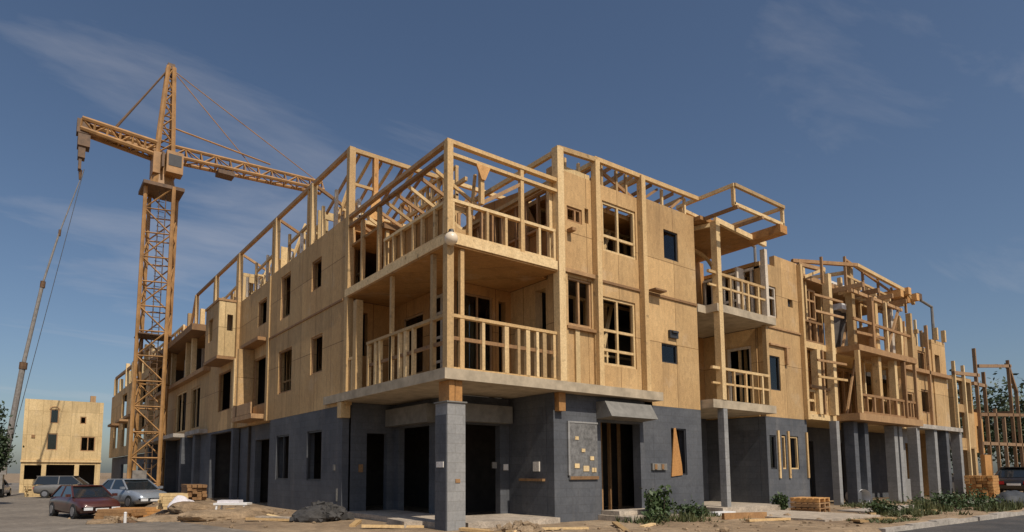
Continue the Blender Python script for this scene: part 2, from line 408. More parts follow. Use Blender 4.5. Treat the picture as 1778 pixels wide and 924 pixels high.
hb.build('door_canopy', HEADER, B)
window(B, 'x', .3, 7.85, 8.55, 1.12, 2.45, (), (), DARKFR, False, .04, name='window')
pb = MB()
pb.plate(((7.78, .265, 1.08), (8.28, .265, 1.12), (8.26, .265, 1.4), (8.03, .265, 2.46), (7.95, .265, 2.44)), (0, .025, 0))
pb.build('leaning_board', LUM_O, B)
MB().box(6.92, 7.55, .24, .296, 1.26, 1.44).build('utility_box', HEADER, B)
MB().box(7.0, 7.1, .22, .238, 1.28, 1.42).box(7.3, 7.4, .22, .238, 1.28, 1.42).build('box_cover', LUM_D, B)
rp = MB().box(3.78, 4.78, .262, .297, 1.02, 2.42); rp.build('render_patch', PATCH, B)
MB().box(3.80, 4.80, .25, .261, 1.02, 1.10).build('patch_frame', LUM_D, B)
MB().box(3.74, 3.80, .25, .296, 1.121, 2.46).box(3.801, 4.8, .25, .296, 2.421, 2.46).build('patch_frame', GREY_L, B)
for (x, z, s) in ((3.95, 1.3, .16), (4.25, 1.22, .2), (4.5, 1.5, .14), (4.55, 1.2, .16), (4.2, 1.7, .12), (3.98, 2.0, .12)):
    MB().box(x, x + s, .246, .2605, z, z + s * .7).build('taped_note', OSB_PALE, B)
# wood brackets and the corner column
MB().box(.0, .46, .0, .46, -.4, 2.66).build('corner_column', GREY_L, B)
MB().box(-.02, -.002, .02, .44, -.2, 2.4).build('column_shade_plate', GREY, B)  # dark plate that puts the shade of the column's left side into colour
cb = MB(); cb.box(.06, .20, .02, .42, 2.692, 3.135); cb.box(.22, .40, .03, .43, 2.692, 3.135); cb.build('column_bracket', LUM_O, B)
MB().box(-.03, .49, -.03, .49, 2.662, 2.69).build('column_cap', HEADER, B)
MB().box(3.34, 3.56, .14, .296, 2.68, 3.13).build('column_bracket', LUM_O, B)
MB().box(-.10, .18, 5.1, 5.35, 2.7, 3.13).build('column_bracket', LUM, B)
MB().box(.099, .102, .1, .2, 1.28, 1.42).build('taped_note', OSB_PALE, B) if False else None
MB().box(-.04, -.022, .10, .36, 1.30, 1.42).build('taped_note', WHITEWOOD, B)
MB().box(.2, .32, -.014, -.002, .98, 1.06).build('taped_note', LUM_D, B)
# --- recessed ground floor porch behind the column
deck(B, [(.62, .12), (3.3, .12), (3.3, 2.0), (1.6, 2.0), (1.6, 5.2), (.1, 5.2), (.1, .62), (.62, .62)], -.3, .13, CONC, 'porch_floor')
wall(B, 'x', 2.0, .2, 1.62, 3.55, -.2, 3.13, [(1.75, 3.0, -.2, 2.42)], GREY, 'block_wall')
wall(B, 'y', 1.6, .2, 2.0, 5.4, -.2, 3.13, [(3.25, 4.9, -.2, 2.45)], GREY, 'block_wall')
wall(B, 'x', 5.2, .2, .2, 1.6, -.2, 3.13, [(.75, 1.4, -.2, 2.3)], GREY, 'block_wall')
MB().box(1.30, 1.595, 2.9, 5.15, 2.5, 2.98).build('header_beam', HEADER, B)
MB().box(1.66, 3.2, 1.72, 1.995, 2.46, 2.9).build('header_beam', HEADER, B)
for (x, z, m) in ((2.72, 1.3, HEADER), (3.1, 1.25, WHITEWOOD)):
    MB().box(x, x + .14, 1.96, 1.996, z, z + .16).build('socket_box', m, B)
MB().box(3.26, 3.298, .8, 1.02, 1.22, 1.46).build('socket_box', WHITEWOOD, B)
MB().box(3.2, 3.297, .62, 1.5, .98, 1.04).build('ledge', LUM_D, B)
MB().box(.5, .62, 5.15, 5.197, 1.2, 1.42).build('socket_box', LUM_D, B)

# --- balcony second floor
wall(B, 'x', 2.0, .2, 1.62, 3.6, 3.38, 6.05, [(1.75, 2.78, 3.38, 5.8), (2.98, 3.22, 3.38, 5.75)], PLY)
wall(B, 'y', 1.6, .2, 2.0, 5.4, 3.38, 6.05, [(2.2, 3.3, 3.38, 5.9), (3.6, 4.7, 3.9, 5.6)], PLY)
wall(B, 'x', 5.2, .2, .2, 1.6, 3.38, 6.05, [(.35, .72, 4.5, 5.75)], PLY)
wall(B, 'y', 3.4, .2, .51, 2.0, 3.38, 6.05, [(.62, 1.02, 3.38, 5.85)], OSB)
window(B, 'y', 1.6, 2.2, 3.3, 3.38, 5.9, (2.75,), (4.1, 4.75, 5.4), WHITEWOOD, True, .07, name='glazed_door')
window(B, 'x', 2.0, 1.75, 2.78, 3.38, 5.8, (2.3,), (4.6,), LUM_D, True, .05, name='glazed_door')
window(B, 'y', 1.6, 3.6, 4.7, 3.9, 5.6, (), (), LUM_D, True, .05)
post(B, .05, .05, 3.38, 6.09, .17); post(B, .05, .05, 6.32, 8.36, .15)
post(B, .10, .72, 3.38, 6.05, .10); post(B, .10, 2.62, 3.38, 6.05, .09)
post(B, .42, .10, 3.38, 6.05, .10)
post(B, .08, 5.10, 3.05, 10.5, .19)
post(B, .14, 4.62, 3.38, 5.9, .2, LUM)
# railings
def railing(axis, c, a0, a1, z0, z1, spots, mid, wide=.08):
    mb = MB(); abox(mb, axis, a0, a1, c - .02, c + .1, z1 - .07, z1)
    o = mb.build('railing', LUM, B)
    m2 = MB(); abox(m2, axis, a0, a1, c + .015, c + .065, mid - .04, mid + .04); m2.build('mid_rail', LUM_D, o)
    m3 = MB(); abox(m3, axis, a0, a1, c, c + .08, z0, z0 + .05); m3.build('bottom_rail', LUM, o)
    for i, a in enumerate(spots):
        w = wide if i % 2 else wide * 1.5
        s = MB(); abox(s, axis, a - w / 2, a + w / 2, c - .005, c + .085, z0 + .05, z1 - .07); s.build('baluster', LUM, o)
    return o
railing('x', .06, .15, 3.22, 3.38, 4.58, (.42, 1.0, 1.66, 2.02, 2.30, 2.6, 2.82, 3.14), 4.06)
railing('y', .06, .15, 3.9, 3.38, 4.6, (.72, 1.55, 1.9, 2.2, 2.62, 3.2, 3.42, 3.84), 3.98)
railing('y', .06, 4.72, 5.02, 3.38, 4.35, (4.78, 4.96), 3.9)

# --- open top storey over the corner
for z, h in ((8.40, .09), (8.12, .07)):
    beam(B, (-.02, .05, z), (3.26, .05, z), .12, h); beam(B, (.05, .1, z), (.05, 5.0, z), .12, h, LUM_D)
beam(B, (3.2, .1, 8.4), (3.2, 5.1, 8.4), .1, .1); beam(B, (.2, 5.08, 8.38), (3.2, 5.08, 8.38), .1, .1)
post(B, .95, .06, 7.2, 8.1, .1); post(B, 2.13, .06, 6.32, 8.36, .1); post(B, 3.17, .2, 6.32, 8.36, .1)
gs = MB().plate(((.75, -.03, 8.08), (1.15, -.03, 8.08), (1.0, -.03, 7.75), (.9, -.03, 7.75)), (0, .04, 0)); gs.build('gusset', LUM_O, B)
stud_wall(B, 'x', .04, .14, 3.22, 6.32, 7.14, .5, .07, .1)
stud_wall(B, 'y', .04, .2, 3.0, 6.32, 7.12, .5, .07, .1)
wall(B, 'y', .15, .03, .3, 2.9, 6.34, 7.08, [], PLY, 'low_panel')
# panel with round hole beside the post
pan = MB(); ring = []
cx, cz, rr = .48, 6.74, .2
outer = [(.2, 6.4), (.76, 6.4), (.76, 7.06), (.2, 7.06)]
n = 16
def ring_pts(y):
    iv = [pan.bm.verts.new((cx + rr * math.cos(2 * math.pi * i / n + math.pi * 1.25), y, cz + rr * math.sin(2 * math.pi * i / n + math.pi * 1.25))) for i in range(n)]
    ov = []
    for i in range(n):
        k = i / n * 4; q_ = int(k) % 4; t = k - int(k); p = outer[q_]; q = outer[(q_ + 1) % 4]
        ov.append(pan.bm.verts.new((p[0] + (q[0] - p[0]) * t, y, p[1] + (q[1] - p[1]) * t)))
    return iv, ov
(iv, ov), (iw, ow) = ring_pts(.155), ring_pts(.185)
for i in range(n):
    j = (i + 1) % n
    for q in ((iv[i], iv[j], ov[j], ov[i]), (iw[j], iw[i], ow[i], ow[j]), (iv[i], iw[i], iw[j], iv[j]), (ov[j], ow[j], ow[i], ov[i])): pan.bm.faces.new(q)
pan.build('vent_panel', OSB, B)
# inner framing of the top storey
stud_wall(B, 'y', 3.28, .4, 5.1, 6.32, 8.36, .42, .06, .1, LUM_D, mids=(7.4,))
wall(B, 'y', 3.40, .03, .51, 3.4, 6.32, 7.5, [], PLY, 'low_panel')
gb = MB().plate(((3.41, .9, 7.52), (3.41, 5.0, 7.52), (3.41, 5.0, 8.35), (3.41, 3.2, 8.95), (3.41, 1.6, 8.75)), (.03, 0, 0)); gb.build('gable_panel', PLY, B)
stud_wall(B, 'y', 1.65, 2.1, 5.05, 6.32, 9.2, .3, .055, .1, LUM, mids=(7.2, 8.4), skip=.1)
wall(B, 'y', 1.78, .03, 2.1, 5.05, 6.32, 7.9, [(2.6, 3.3, 6.4, 7.8)], PLY, 'low_panel')
stud_wall(B, 'x', 2.05, 1.7, 3.2, 6.32, 8.2, .36, .055, .1, LUM_D)
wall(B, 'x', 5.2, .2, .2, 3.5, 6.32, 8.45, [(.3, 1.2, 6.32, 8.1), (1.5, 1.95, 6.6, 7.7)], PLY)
deck(B, [(.1, 3.2), (1.6, 3.2), (1.6, 5.18), (.1, 5.18)], 7.55, 7.62, PLY, 'soffit_panel')
beam(B, (.12, 3.22, 7.58), (1.6, 3.22, 7.58), .08, .14, LUM_D); post(B, .3, 3.3, 6.32, 7.5, .09); post(B, .08, 3.3, 6.32, 8.08, .1); post(B, .1, 4.3, 6.32, 8.08, .1)
MB().box(.5, 1.4, 4.2, 4.6, 7.63, 7.72).build('sheet_stack', WHITEWOOD, B)

# --- left facade
HL = [(6.75, 7.68, 4.2, 5.38), (9.35, 10.66, 3.9, 5.4), (12.05, 13.95, 3.75, 5.62), (16.8, 18.8, 3.9, 5.67),
      (6.95, 7.72, 6.86, 7.82), (9.65, 10.6, 6.52, 8.08), (12.55, 13.6, 6.86, 7.87)]
wall(B, 'y', .0, .2, 5.2, 11.9, 3.05, 8.45, [h for h in HL if h[1] < 11.9], OSB)
wall(B, 'y', .12, .2, 11.905, 16.1, 3.05, 8.45, [h for h in HL if 11.9 < h[0] < 16], OSB)
wall(B, 'y', .0, .2, 16.105, 20.4, 3.05, 8.45, [h for h in HL if h[0] > 16], OSB)
wall(B, 'y', .0, .2, 20.405, 36, 3.05, 6.05, [(22.4, 24.4, 3.4, 5.6), (25.6, 28.4, 3.4, 5.7), (31.8, 34.2, 3.7, 6.0)], OSB)
for h in HL:
    c = .12 if 11.9 < h[0] < 16 else 0
    window(B, 'y', c, *h, fmat=LUM_D, glass=False, w=.05)
for h in ((22.4, 24.4, 3.4, 5.6), (25.6, 28.4, 3.4, 5.7), (31.8, 34.2, 3.7, 6.0)):
    window(B, 'y', 0, *h, mulls=((h[0] + h[1]) / 2,), fmat=LUM, glass=False, w=.09)
MB().box(-.035, -.003, 5.3, 11.88, 6.04, 6.10).build('trim_gap_board', LUM_D, B)  # dark strip painting the floor-line shadow gap on the left facade
MB().box(-.05, -.003, 11.7, 11.92, 3.06, 8.44).build('trim_gap_board', LUM, B)
MB().box(-.05, -.003, 16.1, 16.3, 3.06, 6.0).build('trim_gap_board', LUM, B)
MB().box(-.5, .115, 12.0, 14.6, 3.15, 3.32).build('balcony_slab', LUM_D, B)
MB().box(-.35, .115, 12.0, 14.2, 6.05, 6.18).build('balcony_slab', LUM_D, B)
wall(B, 'y', -.5, .05, 12.1, 14.5, 3.33, 3.75, [], LUM_D, 'low_panel')
# projecting boxed bay with its lit return
wall(B, 'x', 16.3, .15, -.7, -.01, 6.1, 8.45, [(-.36, -.12, 7.2, 7.9)], OSB_PALE)
wall(B, 'y', -.7, .15, 16.455, 18.6, 6.1, 8.45, [(17.3, 18.0, 6.9, 7.9)], OSB)
deck(B, [(-.74, 16.27), (-.005, 16.27), (-.005, 18.65), (-.74, 18.65)], 5.96, 6.09, LUM_D, 'balcony_slab')
deck(B, [(-.74, 16.27), (-.005, 16.27), (-.005, 18.65), (-.74, 18.65)], 8.46, 8.56, LUM_D, 'roof_deck')
for z in (0,):
    wall(B, 'x', 13.9, .12, -.5, .1, 3.33, 6.0, [], OSB, 'fin_wall')
# far left bays: open third floor with posts and an overhanging deck
wall(B, 'y', 2.0, .2, 20.41, 36, 6.27, 8.29, [(22, 24, 6.27, 8.1), (26, 28, 6.9, 8.0), (30.5, 33, 6.27, 8.1)], PLY)
wall(B, 'x', 20.41, .15, .21, 1.99, 6.27, 8.29, [], PLY)
deck(B, [(-.6, 22), (.19, 22), (.19, 36), (-.6, 36)], 8.3, 8.62, LUM_D, 'roof_deck')
deck(B, [(-.3, 20.5), (1.99, 20.5), (1.99, 36), (-.3, 36)], 6.06, 6.26, LUM_D, 'balcony_slab')
for y in (20.8, 24.2, 25.6, 29.6, 30.6, 35.6): post(B, 0.0, y, 6.27, 8.29, .24, LUM)
for y in (24.6, 29.0): MB().box(.5, 1.5, y, y + .1, 6.27, 7.9).build('panel', WHITEWOOD, B)
deck(B, [(-.7, 25), (-.003, 25), (-.003, 35.8), (-.7, 35.8)], 3.05, 3.25, KERB, 'balcony_slab')
deck(B, [(-.4, 20.5), (-.003, 20.5), (-.003, 23.6), (-.4, 23.6)], 3.05, 3.25, KERB, 'balcony_slab')
# grey ground floor of the left facade
GL = [(6.65, 7.8, .0, 2.45), (9.45, 10.65, .9, 2.45)]
wall(B, 'y', .0, .25, 5.2, 11.3, -1.2, 3.045, [(6.65, 7.8, .95, 2.45), (9.4, 10.65, .95, 2.45)], GREY, 'block_wall')
wall(B, 'y', .3, .25, 11.3, 16.1, -1.2, 3.045, [(11.8, 14.0, -.4, 2.45)], GREY, 'block_wall')
wall(B, 'y', .0, .25, 16.1, 21.9, -1.2, 3.045, [(16.4, 19.9, -.4, 2.95)], GREY, 'block_wall')
wall(B, 'y', .3, .25, 21.9, 36, -1.2, 3.045, [(22.6, 24.6, -.6, 2.6), (26, 28.6, -.6, 2.7), (30.5, 34.5, -.6, 2.7)], GREY, 'block_wall')
wall(B, 'x', 11.3, .15, .02, .29, -1.2, 3.04, [], GREY, 'block_wall')
for y in (21.95, 25.0, 29.3, 35.4): MB().box(-.25, .29, y, y + .5, -1.2, 3.04).build('pier', GREY, B)
window(B, 'y', 0, 6.65, 7.8, .95, 2.45, (), (), DARKFR, False, .05); window(B, 'y', 0, 9.4, 10.65, .95, 2.45, (10.0,), (), DARKFR, False, .05)
MB().box(-.03, -.003, 5.6, 5.74, 1.25, 1.42).build('socket_box', HEADER, B); MB().box(-.02, -.003, 5.45, 5.53, .4, .75).build('socket_box', HEADER, B)
# framing seen through the openings
zt_ = lambda y: 10.48 + .012 * (y - 5)
for z0, z1 in ((3.31, 6.05), (6.27, 8.29)):
    for y0, y1 in ((6.2, 9.4), (9.8, 14.2), (15, 20)): stud_wall(B, 'y', .95, y0, y1, z0, z1, .4, .06, .1, LUM, mids=((z0 + z1) / 2,), skip=.2)
    stud_wall(B, 'x', 1.25, 3.8, 9.0, z0, z1, .42, .06, .1, LUM, mids=(z0 + 1.2,), skip=.3)
    stud_wall(B, 'x', 1.25, 13.2, 15.3, z0, z1, .42, .06, .1, LUM)
    beam(B, (5.1, .6, z0), (6.5, 1.2, z1 - .1), .07, .1, LUM, 'brace')
stud_wall(B, 'x', 1.4, 4.0, 7.0, -.1, 3.05, .45, .06, .1, LUM_D)
# rafters, trusses and clutter over the roofs
for k in range(9):
    x = .35 + k * .36; beam(B, (x, 5.14, 10.38), (x + .05, 7.6, 9.5 - .1 * (k % 3)), .055, .1, LUM if k % 2 else LUM_D, 'rafter')
for y in (6.2, 7.2, 9.0, 10.2, 12.6, 14.0, 15.2, 17.6, 19.0):
    post(B, .12, y, 8.46, 9.2 + .5 * ((y * 3.7) % 1), .09, WHITEWOOD if int(y) % 3 == 0 else LUM)
for y in (8.2, 11.8, 16.6): beam(B, (.1, y, 9.3), (.1, y + 2.0, 9.2), .07, .09, LUM)
for y in (7.95, 11.45, 16.2): beam(B, (.1, y, zt_(y)), (2.4, y + .3, 9.7), .07, .1, LUM_D, 'rafter')
for k in range(8):
    y = .7 + k * .55; beam(B, (.06, y, 8.06), (1.7, y + .1, 7.4 + .1 * (k % 2)), .045, .08, LUM_D if k % 2 else LUM, 'rafter')
for k in range(5):
    y = 3.3 + k * .36; beam(B, (1.7, y, 9.15), (2.6, y + .2, 8.4), .05, .08, LUM, 'truss_web'); beam(B, (2.6, y + .2, 8.4), (3.2, y, 9.3), .05, .08, LUM_D, 'truss_web')
for k in range(9):
    y = .5 + k * .48; beam(B, (.9, y, 6.32), (.95, y + (.35 if k % 2 else -.2), 8.0 + .12 * (k % 3)), .05, .07, LUM_D if k % 3 else LUM, 'stud')
for k in range(6):
    y = 1.0 + k * .62; beam(B, (.92, y, 7.9 if k % 2 else 6.9), (.92, y + .62, 6.9 if k % 2 else 7.9), .045, .07, LUM_D, 'brace')
beam(B, (.92, .6, 8.02), (.92, 4.6, 8.02), .07, .09, LUM)
beam(B, (1.7, 5.0, 9.15), (3.3, 5.0, 8.5), .06, .1, LUM_O, 'truss_web'); beam(B, (.9, .07, 7.2), (2.2, .07, 8.05), .05, .08, LUM_D, 'brace')
for x in (5.1, 5.55, 6.05, 6.45, 7.3, 8.3, 8.8): beam(B, (x, .28, 9.5 if x > 5 else 9.4), (x + .1, 3.2, 9.3 + .12 * (x % 1)), .05, .1, LUM_D if int(x * 10) % 2 else LUM, 'rafter')
for x, z in ((7.0, 9.45), (8.2, 9.5)): beam(B, (x, .32, 9.03), (x + .6, .32, z), .05, .07, LUM_D, 'brace')
for y0, y1, z1, m in ((6.0, 7.7, 9.5, WHITEWOOD), (8.5, 11.2, 9.75, OSB_PALE), (12.0, 15.9, 9.6, WHITEWOOD), (16.8, 20.0, 9.8, OSB_PALE)):
    stud_wall(B, 'y', .75, y0, y1, 8.43, z1, .42, .08, .1, m, mids=(8.95,), skip=.15)
for y in (6.3, 10.0, 13.4, 18.3): beam(B, (.12, y, 8.5), (.8, y + .5, 10.2), .06, .09, LUM, 'brace')
# left roof frame above the sheathing
ys = [5.1, 7.95, 11.45, 16.2, 20.2, 24.4]
zt = lambda y: 10.48 + .012 * (y - 5)
for i, y in enumerate(ys):
    if i: post(B, .09, y, 8.46 if y < 22 else 8.63, zt(y), .17)
    if i and i < 5:
        post(B, .09, y + .38, 8.46, zt(y), .1)
for i in range(len(ys) - 1):
    beam(B, (.09, ys[i], zt(ys[i])), (.09, ys[i + 1], zt(ys[i + 1])), .12, .12, LUM_D, 'top_plate')
beam(B, (0, 5.1, 10.45), (3.6, 5.1, 10.45), .11, .12, LUM, 'top_plate'); beam(B, (3.6, 5.1, 10.45), (6.5, 5.1, 10.45), .11, .12, LUM, 'top_plate')
beam(B, (.1, 5.12, 9.45), (.95, 5.12, 9.45), .06, .08, LUM)
for x, m in ((.85, LUM_O), (3.5, LUM), (6.4, LUM)): post(B, x, 5.1, 8.46, 10.39, .14, m)
gs = MB().plate(((.6, 4.98, 8.5), (1.1, 4.98, 8.5), (.93, 4.98, 9.35), (.77, 4.98, 9.35)), (0, .045, 0)); gs.build('gusset', LUM_O, B)
for j, y in enumerate((6.6, 9.2, 12.9, 14.6, 17.6)):
    stud_wall(B, 'x', y, .25, 3.0, 8.43, 9.35 + .12 * (j % 3), .42, .075, .1, OSB_PALE if j % 2 else LUM, skip=.15)
for y, x1, z1 in ((8.05, 1.5, 9.75), (11.6, 1.7, 9.6), (16.5, 2.2, 9.9)):
    wall(B, 'x', y, .06, .3, x1, 8.43, z1, [(.55, .95, 8.7, 9.5)], OSB_PALE, 'panel')
for y in (22.6, 25.6, 28.2, 31.5): post(B, .0, y, 8.63, 9.3 + (y % 2) * .4, .22, LUM)
stud_wall(B, 'y', -.4, 25.2, 34.8, 8.63, 9.2, 1.2, .1, .1, LUM)
beam(B, (.05, 24.4, 10.7), (.05, 25.4, 9.2), .12, .12, LUM_D, 'brace'); MB().box(.3, 1.0, 28.6, 29.5, 8.43, 9.9).build('stair_box', LUM_O, B)

# --- projecting porch bay on the right facade
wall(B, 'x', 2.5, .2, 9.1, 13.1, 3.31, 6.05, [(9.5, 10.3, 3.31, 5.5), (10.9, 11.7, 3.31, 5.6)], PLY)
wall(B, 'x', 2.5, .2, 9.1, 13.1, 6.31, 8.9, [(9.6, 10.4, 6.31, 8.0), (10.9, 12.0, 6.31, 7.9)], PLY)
wall(B, 'x', 2.5, .2, 9.1, 13.1, -.3, 3.1, [(9.6, 10.4, -.3, 2.4)], GREY, 'block_wall')
wall(B, 'y', 9.1, .2, .51, 2.49, 3.06, 8.9, [], OSB); wall(B, 'y', 9.1, .2, .56, 2.49, -.3, 3.04, [], GREY, 'block_wall')
wall(B, 'y', 12.9, .2, .51, 2.49, 3.06, 6.05, [(.7, 1.6, 3.4, 5.5)], OSB); wall(B, 'y', 12.9, .2, .56, 2.49, -.3, 3.04, [], GREY, 'block_wall')
stud_wall(B, 'y', 12.95, .2, 2.45, 6.31, 8.2, .4, .08, .1, WHITEWOOD, mids=(7.2,))
window(B, 'y', 12.9, .7, 1.6, 3.4, 5.5, (), (4.6,), WHITEWOOD, False, .09)
deck(B, [(9.35, -.1), (12.86, -.1), (12.86, 2.49), (9.35, 2.49)], 3.1, 3.35, SLAB, 'balcony_slab')
deck(B, [(9.75, -.1), (13.1, -.1), (13.1, .29), (12.86, .29), (12.86, 2.49), (9.35, 2.49), (9.35, .3), (9.75, .3)], 6.06, 6.3, SLAB, 'balcony_slab')
deck(B, [(9.35, .1), (12.86, .1), (12.86, 2.5), (9.35, 2.5)], 8.9, 9.02, PLY, 'roof_deck')
beam(B, (9.92, -.02, 8.97), (12.8, -.02, 8.80), .1, .16)
beam(B, (9.92, -.05, 8.82), (9.4, 1.2, 8.82), .08, .12, LUM, 'rafter')
for x in (9.55, 10.9): MB().box(x, x + .1, -.99, .09, 8.92, 9.01).build('outrigger', LUM_D, B)
for a, b in (((9.5, -.95, 9.62), (12.3, -.95, 9.62)), ((9.5, -.95, 9.62), (9.5, 1.0, 9.62)), ((12.3, -.95, 9.62), (12.3, 1.2, 9.62)), ((9.5, 1.0, 9.62), (12.3, 1.2, 9.62)), ((9.5, -.9, 9.06), (12.3, -.9, 9.06))):
    beam(B, a, b, .09, .1)
for x, y in ((12.28, -.9), (9.52, -.9), (10.9, 1.05), (12.28, 1.1), (9.52, .9)): post(B, x, y, 9.03, 9.58, .09)
MB().box(11.95, 12.36, -.99, .095, 8.74, 9.0).build('beam_end', LUM_O, B)
arch = MB()
for i in range(9):
    t0 = math.pi * i / 9; t1 = math.pi * (i + 1) / 9
    arch.bar((11.1 - 1.2 * math.cos(t0), 1.6, 8.2 + .55 * math.sin(t0)), (11.1 - 1.2 * math.cos(t1), 1.6, 8.2 + .55 * math.sin(t1)), .08, .1)
arch.build('arched_brace', LUM, B)
post(B, 9.92, -.02, 3.36, 8.9, .2); post(B, 9.92, -.02, -.2, 3.09, .2, GREY_L); post(B, 12.7, .0, 6.31, 8.6, .16, WHITEWOOD); post(B, 12.75, .1, 3.36, 6.05, .14)
def rail2(z, mid):
    mb = MB().box(9.45, 12.6, -.06, .02, z + .92, z + 1.0); o = mb.build('railing', LUM, B)
    MB().box(9.45, 12.6, -.05, .01, z + mid - .03, z + mid + .03).build('mid_rail', LUM, o)
    for x in (10.6, 11.25, 11.6, 12.2): MB().box(x - .04, x + .04, -.055, .015, z + .01, z + .919).build('baluster', LUM, o)
rail2(3.36, .5); rail2(6.31, .55)
MB().box(11.9, 12.3, .5, .56, 6.31, 8.0).build('door_panel', WHITEWOOD, B)
MB().box(9.3, 12.9, -.3, 2.49, -.3, .18).build('porch_floor', CONC, B)

# --- wall right of the porch bay
wall(B, 'x', .3, .2, 12.95, 15.6, 3.05, 8.35, [(13.3, 13.98, 3.97, 5.15), (14.72, 15.06, 7.04, 7.32), (13.15, 13.95, 6.5, 7.6)], OSB)
MB().box(13.95, 15.5, .3, .48, 8.351, 8.75).build('parapet', OSB, B)
window(B, 'x', .3, 13.3, 13.98, 3.97, 5.15, (), (), DARKFR, True, .04); window(B, 'x', .3, 13.15, 13.95, 6.5, 7.6, (13.5,), (7.2,), WHITEWOOD, False, .07)
MB().box(14.72, 15.06, .40, .49, 7.04, 7.32).build('vent', DARKFR, B)
MB().box(14.3, 14.42, .2, .296, 4.9, 5.5).build('bracket', LUM_D, B); MB().box(13.3, 14.6, .22, .294, 5.5, 5.56).build('ledge', LUM_D, B)
MB().box(12.96, 15.6, .255, .296, 6.1, 6.16).build('trim_gap_board', LUM_D, B)  # shadow gap of the floor line carried on as a dark strip
wall(B, 'x', .3, .25, 12.9, 15.6, -.4, 3.045, [(13.08, 13.48, 1.3, 2.43), (13.85, 14.12, 1.3, 2.46), (14.4, 14.95, 1.3, 2.44)], GREY, 'block_wall')
for h in ((13.08, 13.48), (13.85, 14.12), (14.4, 14.95)):
    window(B, 'x', .3, h[0], h[1], 1.3, 2.43, (), (), LUM if h[0] > 13.5 else DARKFR, h[0] < 13.5, .05)
for x in (13.6, 14.25, 15.5): MB().box(x - .05, x + .05, .25, .296, 1.0, 2.6).build('trim_gap_board', LUM, B)
post(B, 15.52, .22, 3.06, 8.7, .14)

# ================================================================== RIGHT BUILDING
C2 = thing('unfinished_building', 'half built building on the right with ragged top storey and pale ground floor columns', 'building', (15.65, .3, 0))
deck(C2, [(15.7, .3), (29.6, .3), (29.6, 10), (15.7, 10)], 3.1, 3.3, LUM, 'floor')
deck(C2, [(15.7, .3), (24, .3), (24, 10), (15.7, 10)], 5.72, 5.95, LUM, 'floor')
deck(C2, [(24.01, 2.3), (29.6, 2.3), (29.6, 10), (24.01, 10)], 5.8, 6.0, DARKIN, 'floor')
wall(C2, 'x', 2.3, .2, 15.7, 24, 3.31, 5.71, [(15.9, 16.9, 3.31, 5.4), (17.2, 18.2, 3.5, 5.4), (18.6, 20.1, 3.31, 5.5), (20.5, 23.4, 3.31, 5.5)], PLY)
wall(C2, 'x', 2.3, .2, 15.7, 24, 5.96, 8.3, [(15.9, 17.5, 6.2, 8.1), (18.2, 20.6, 5.96, 8.0), (21.1, 23.6, 6.1, 8.1)], PLY)
wall(C2, 'x', 2.3, .2, 15.7, 29.6, -.3, 3.09, [(16.3, 17.2, -.3, 2.4), (18.6, 20.2, -.3, 2.5), (22, 24, -.3, 2.5)], GREY, 'block_wall')
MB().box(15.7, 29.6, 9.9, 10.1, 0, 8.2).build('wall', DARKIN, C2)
wall(C2, 'y', 29.4, .2, .51, 9.9, .0, 7.3, [], OSB)
wall(C2, 'y', 15.72, .15, .35, 2.29, 3.31, 8.3, [], OSB)
for x, y, z0, z1, m in ((17.5, .2, 3.31, 8.7, LUM), (17.45, .2, -.3, 3.09, GREY_L), (16.6, .34, 3.31, 5.71, LUM), (20.4, -.2, 3.4, 8.2, LUM), (21.9, -.2, 3.4, 5.9, LUM), (23.9, .2, 3.31, 7.9, LUM), (18.9, .0, 5.96, 9.2, LUM),
                        (22.7, .1, 5.96, 8.1, WHITEWOOD), (19.2, 1.0, 3.31, 5.71, LUM)):
    post(C2, x, y, z0, z1, .24, m)
deck(C2, [(17.9, -.5), (23.8, -.5), (23.8, .295), (17.9, .295)], 3.12, 3.38, LUM_D, 'balcony_slab')
deck(C2, [(18.2, -.5), (23.6, -.5), (23.6, .295), (18.2, .295)], 5.76, 5.98, LUM_D, 'balcony_slab')
deck(C2, [(15.8, .31), (23.9, .31), (23.9, 9.8), (15.8, 9.8)], 8.31, 8.48, LUM_D, 'roof_deck')
for k in range(11):
    x = 18.2 + k * .44; MB().box(x, x + .09, -.75 + .25 * ((k * 7) % 3), .305, 8.12, 8.3).build('joist', LUM if k % 3 else LUM_D, C2)
beam(C2, (18.1, -.35, 8.06), (22.9, -.3, 8.02), .1, .12, LUM_D)
for k, (x, y, z0, z1) in enumerate(((16.9, .25, 3.31, 5.71), (18.2, -.42, 3.39, 5.75), (19.6, -.42, 5.99, 8.0), (21.0, -.4, 5.99, 8.02), (22.4, -.4, 3.39, 5.75), (23.3, -.42, 5.99, 7.9), (23.5, -.42, 3.39, 5.75), (18.4, .9, 5.96, 8.3), (20.9, 1.2, 5.96, 8.3), (16.4, .5, 5.96, 8.3), (22.0, 1.0, 3.31, 5.7))):
    post(C2, x, y, z0, z1, .1 + .04 * (k % 3), LUM if k % 2 else LUM_D)
for a, b in (((18.0, -.43, 6.95), (23.5, -.43, 6.9)), ((18.2, -.43, 6.45), (20.6, -.43, 6.5)), ((20.9, -.4, 6.0), (22.3, -.4, 7.9)), ((16.0, .3, 8.35), (17.4, .2, 8.9)), ((23.9, .1, 5.9), (24.2, .1, 7.8)), ((15.9, .25, 4.3), (17.3, .25, 4.25))):
    beam(C2, a, b, .07, .1, LUM_D if a[2] < 7 else LUM)
stud_wall(C2, 'x', 1.5, 18.4, 23.6, 5.97, 8.2, .5, .08, .1, LUM_D, skip=.3)
stud_wall(C2, 'x', 1.5, 18.4, 23.6, 3.32, 5.6, .5, .08, .1, LUM_D, skip=.3)
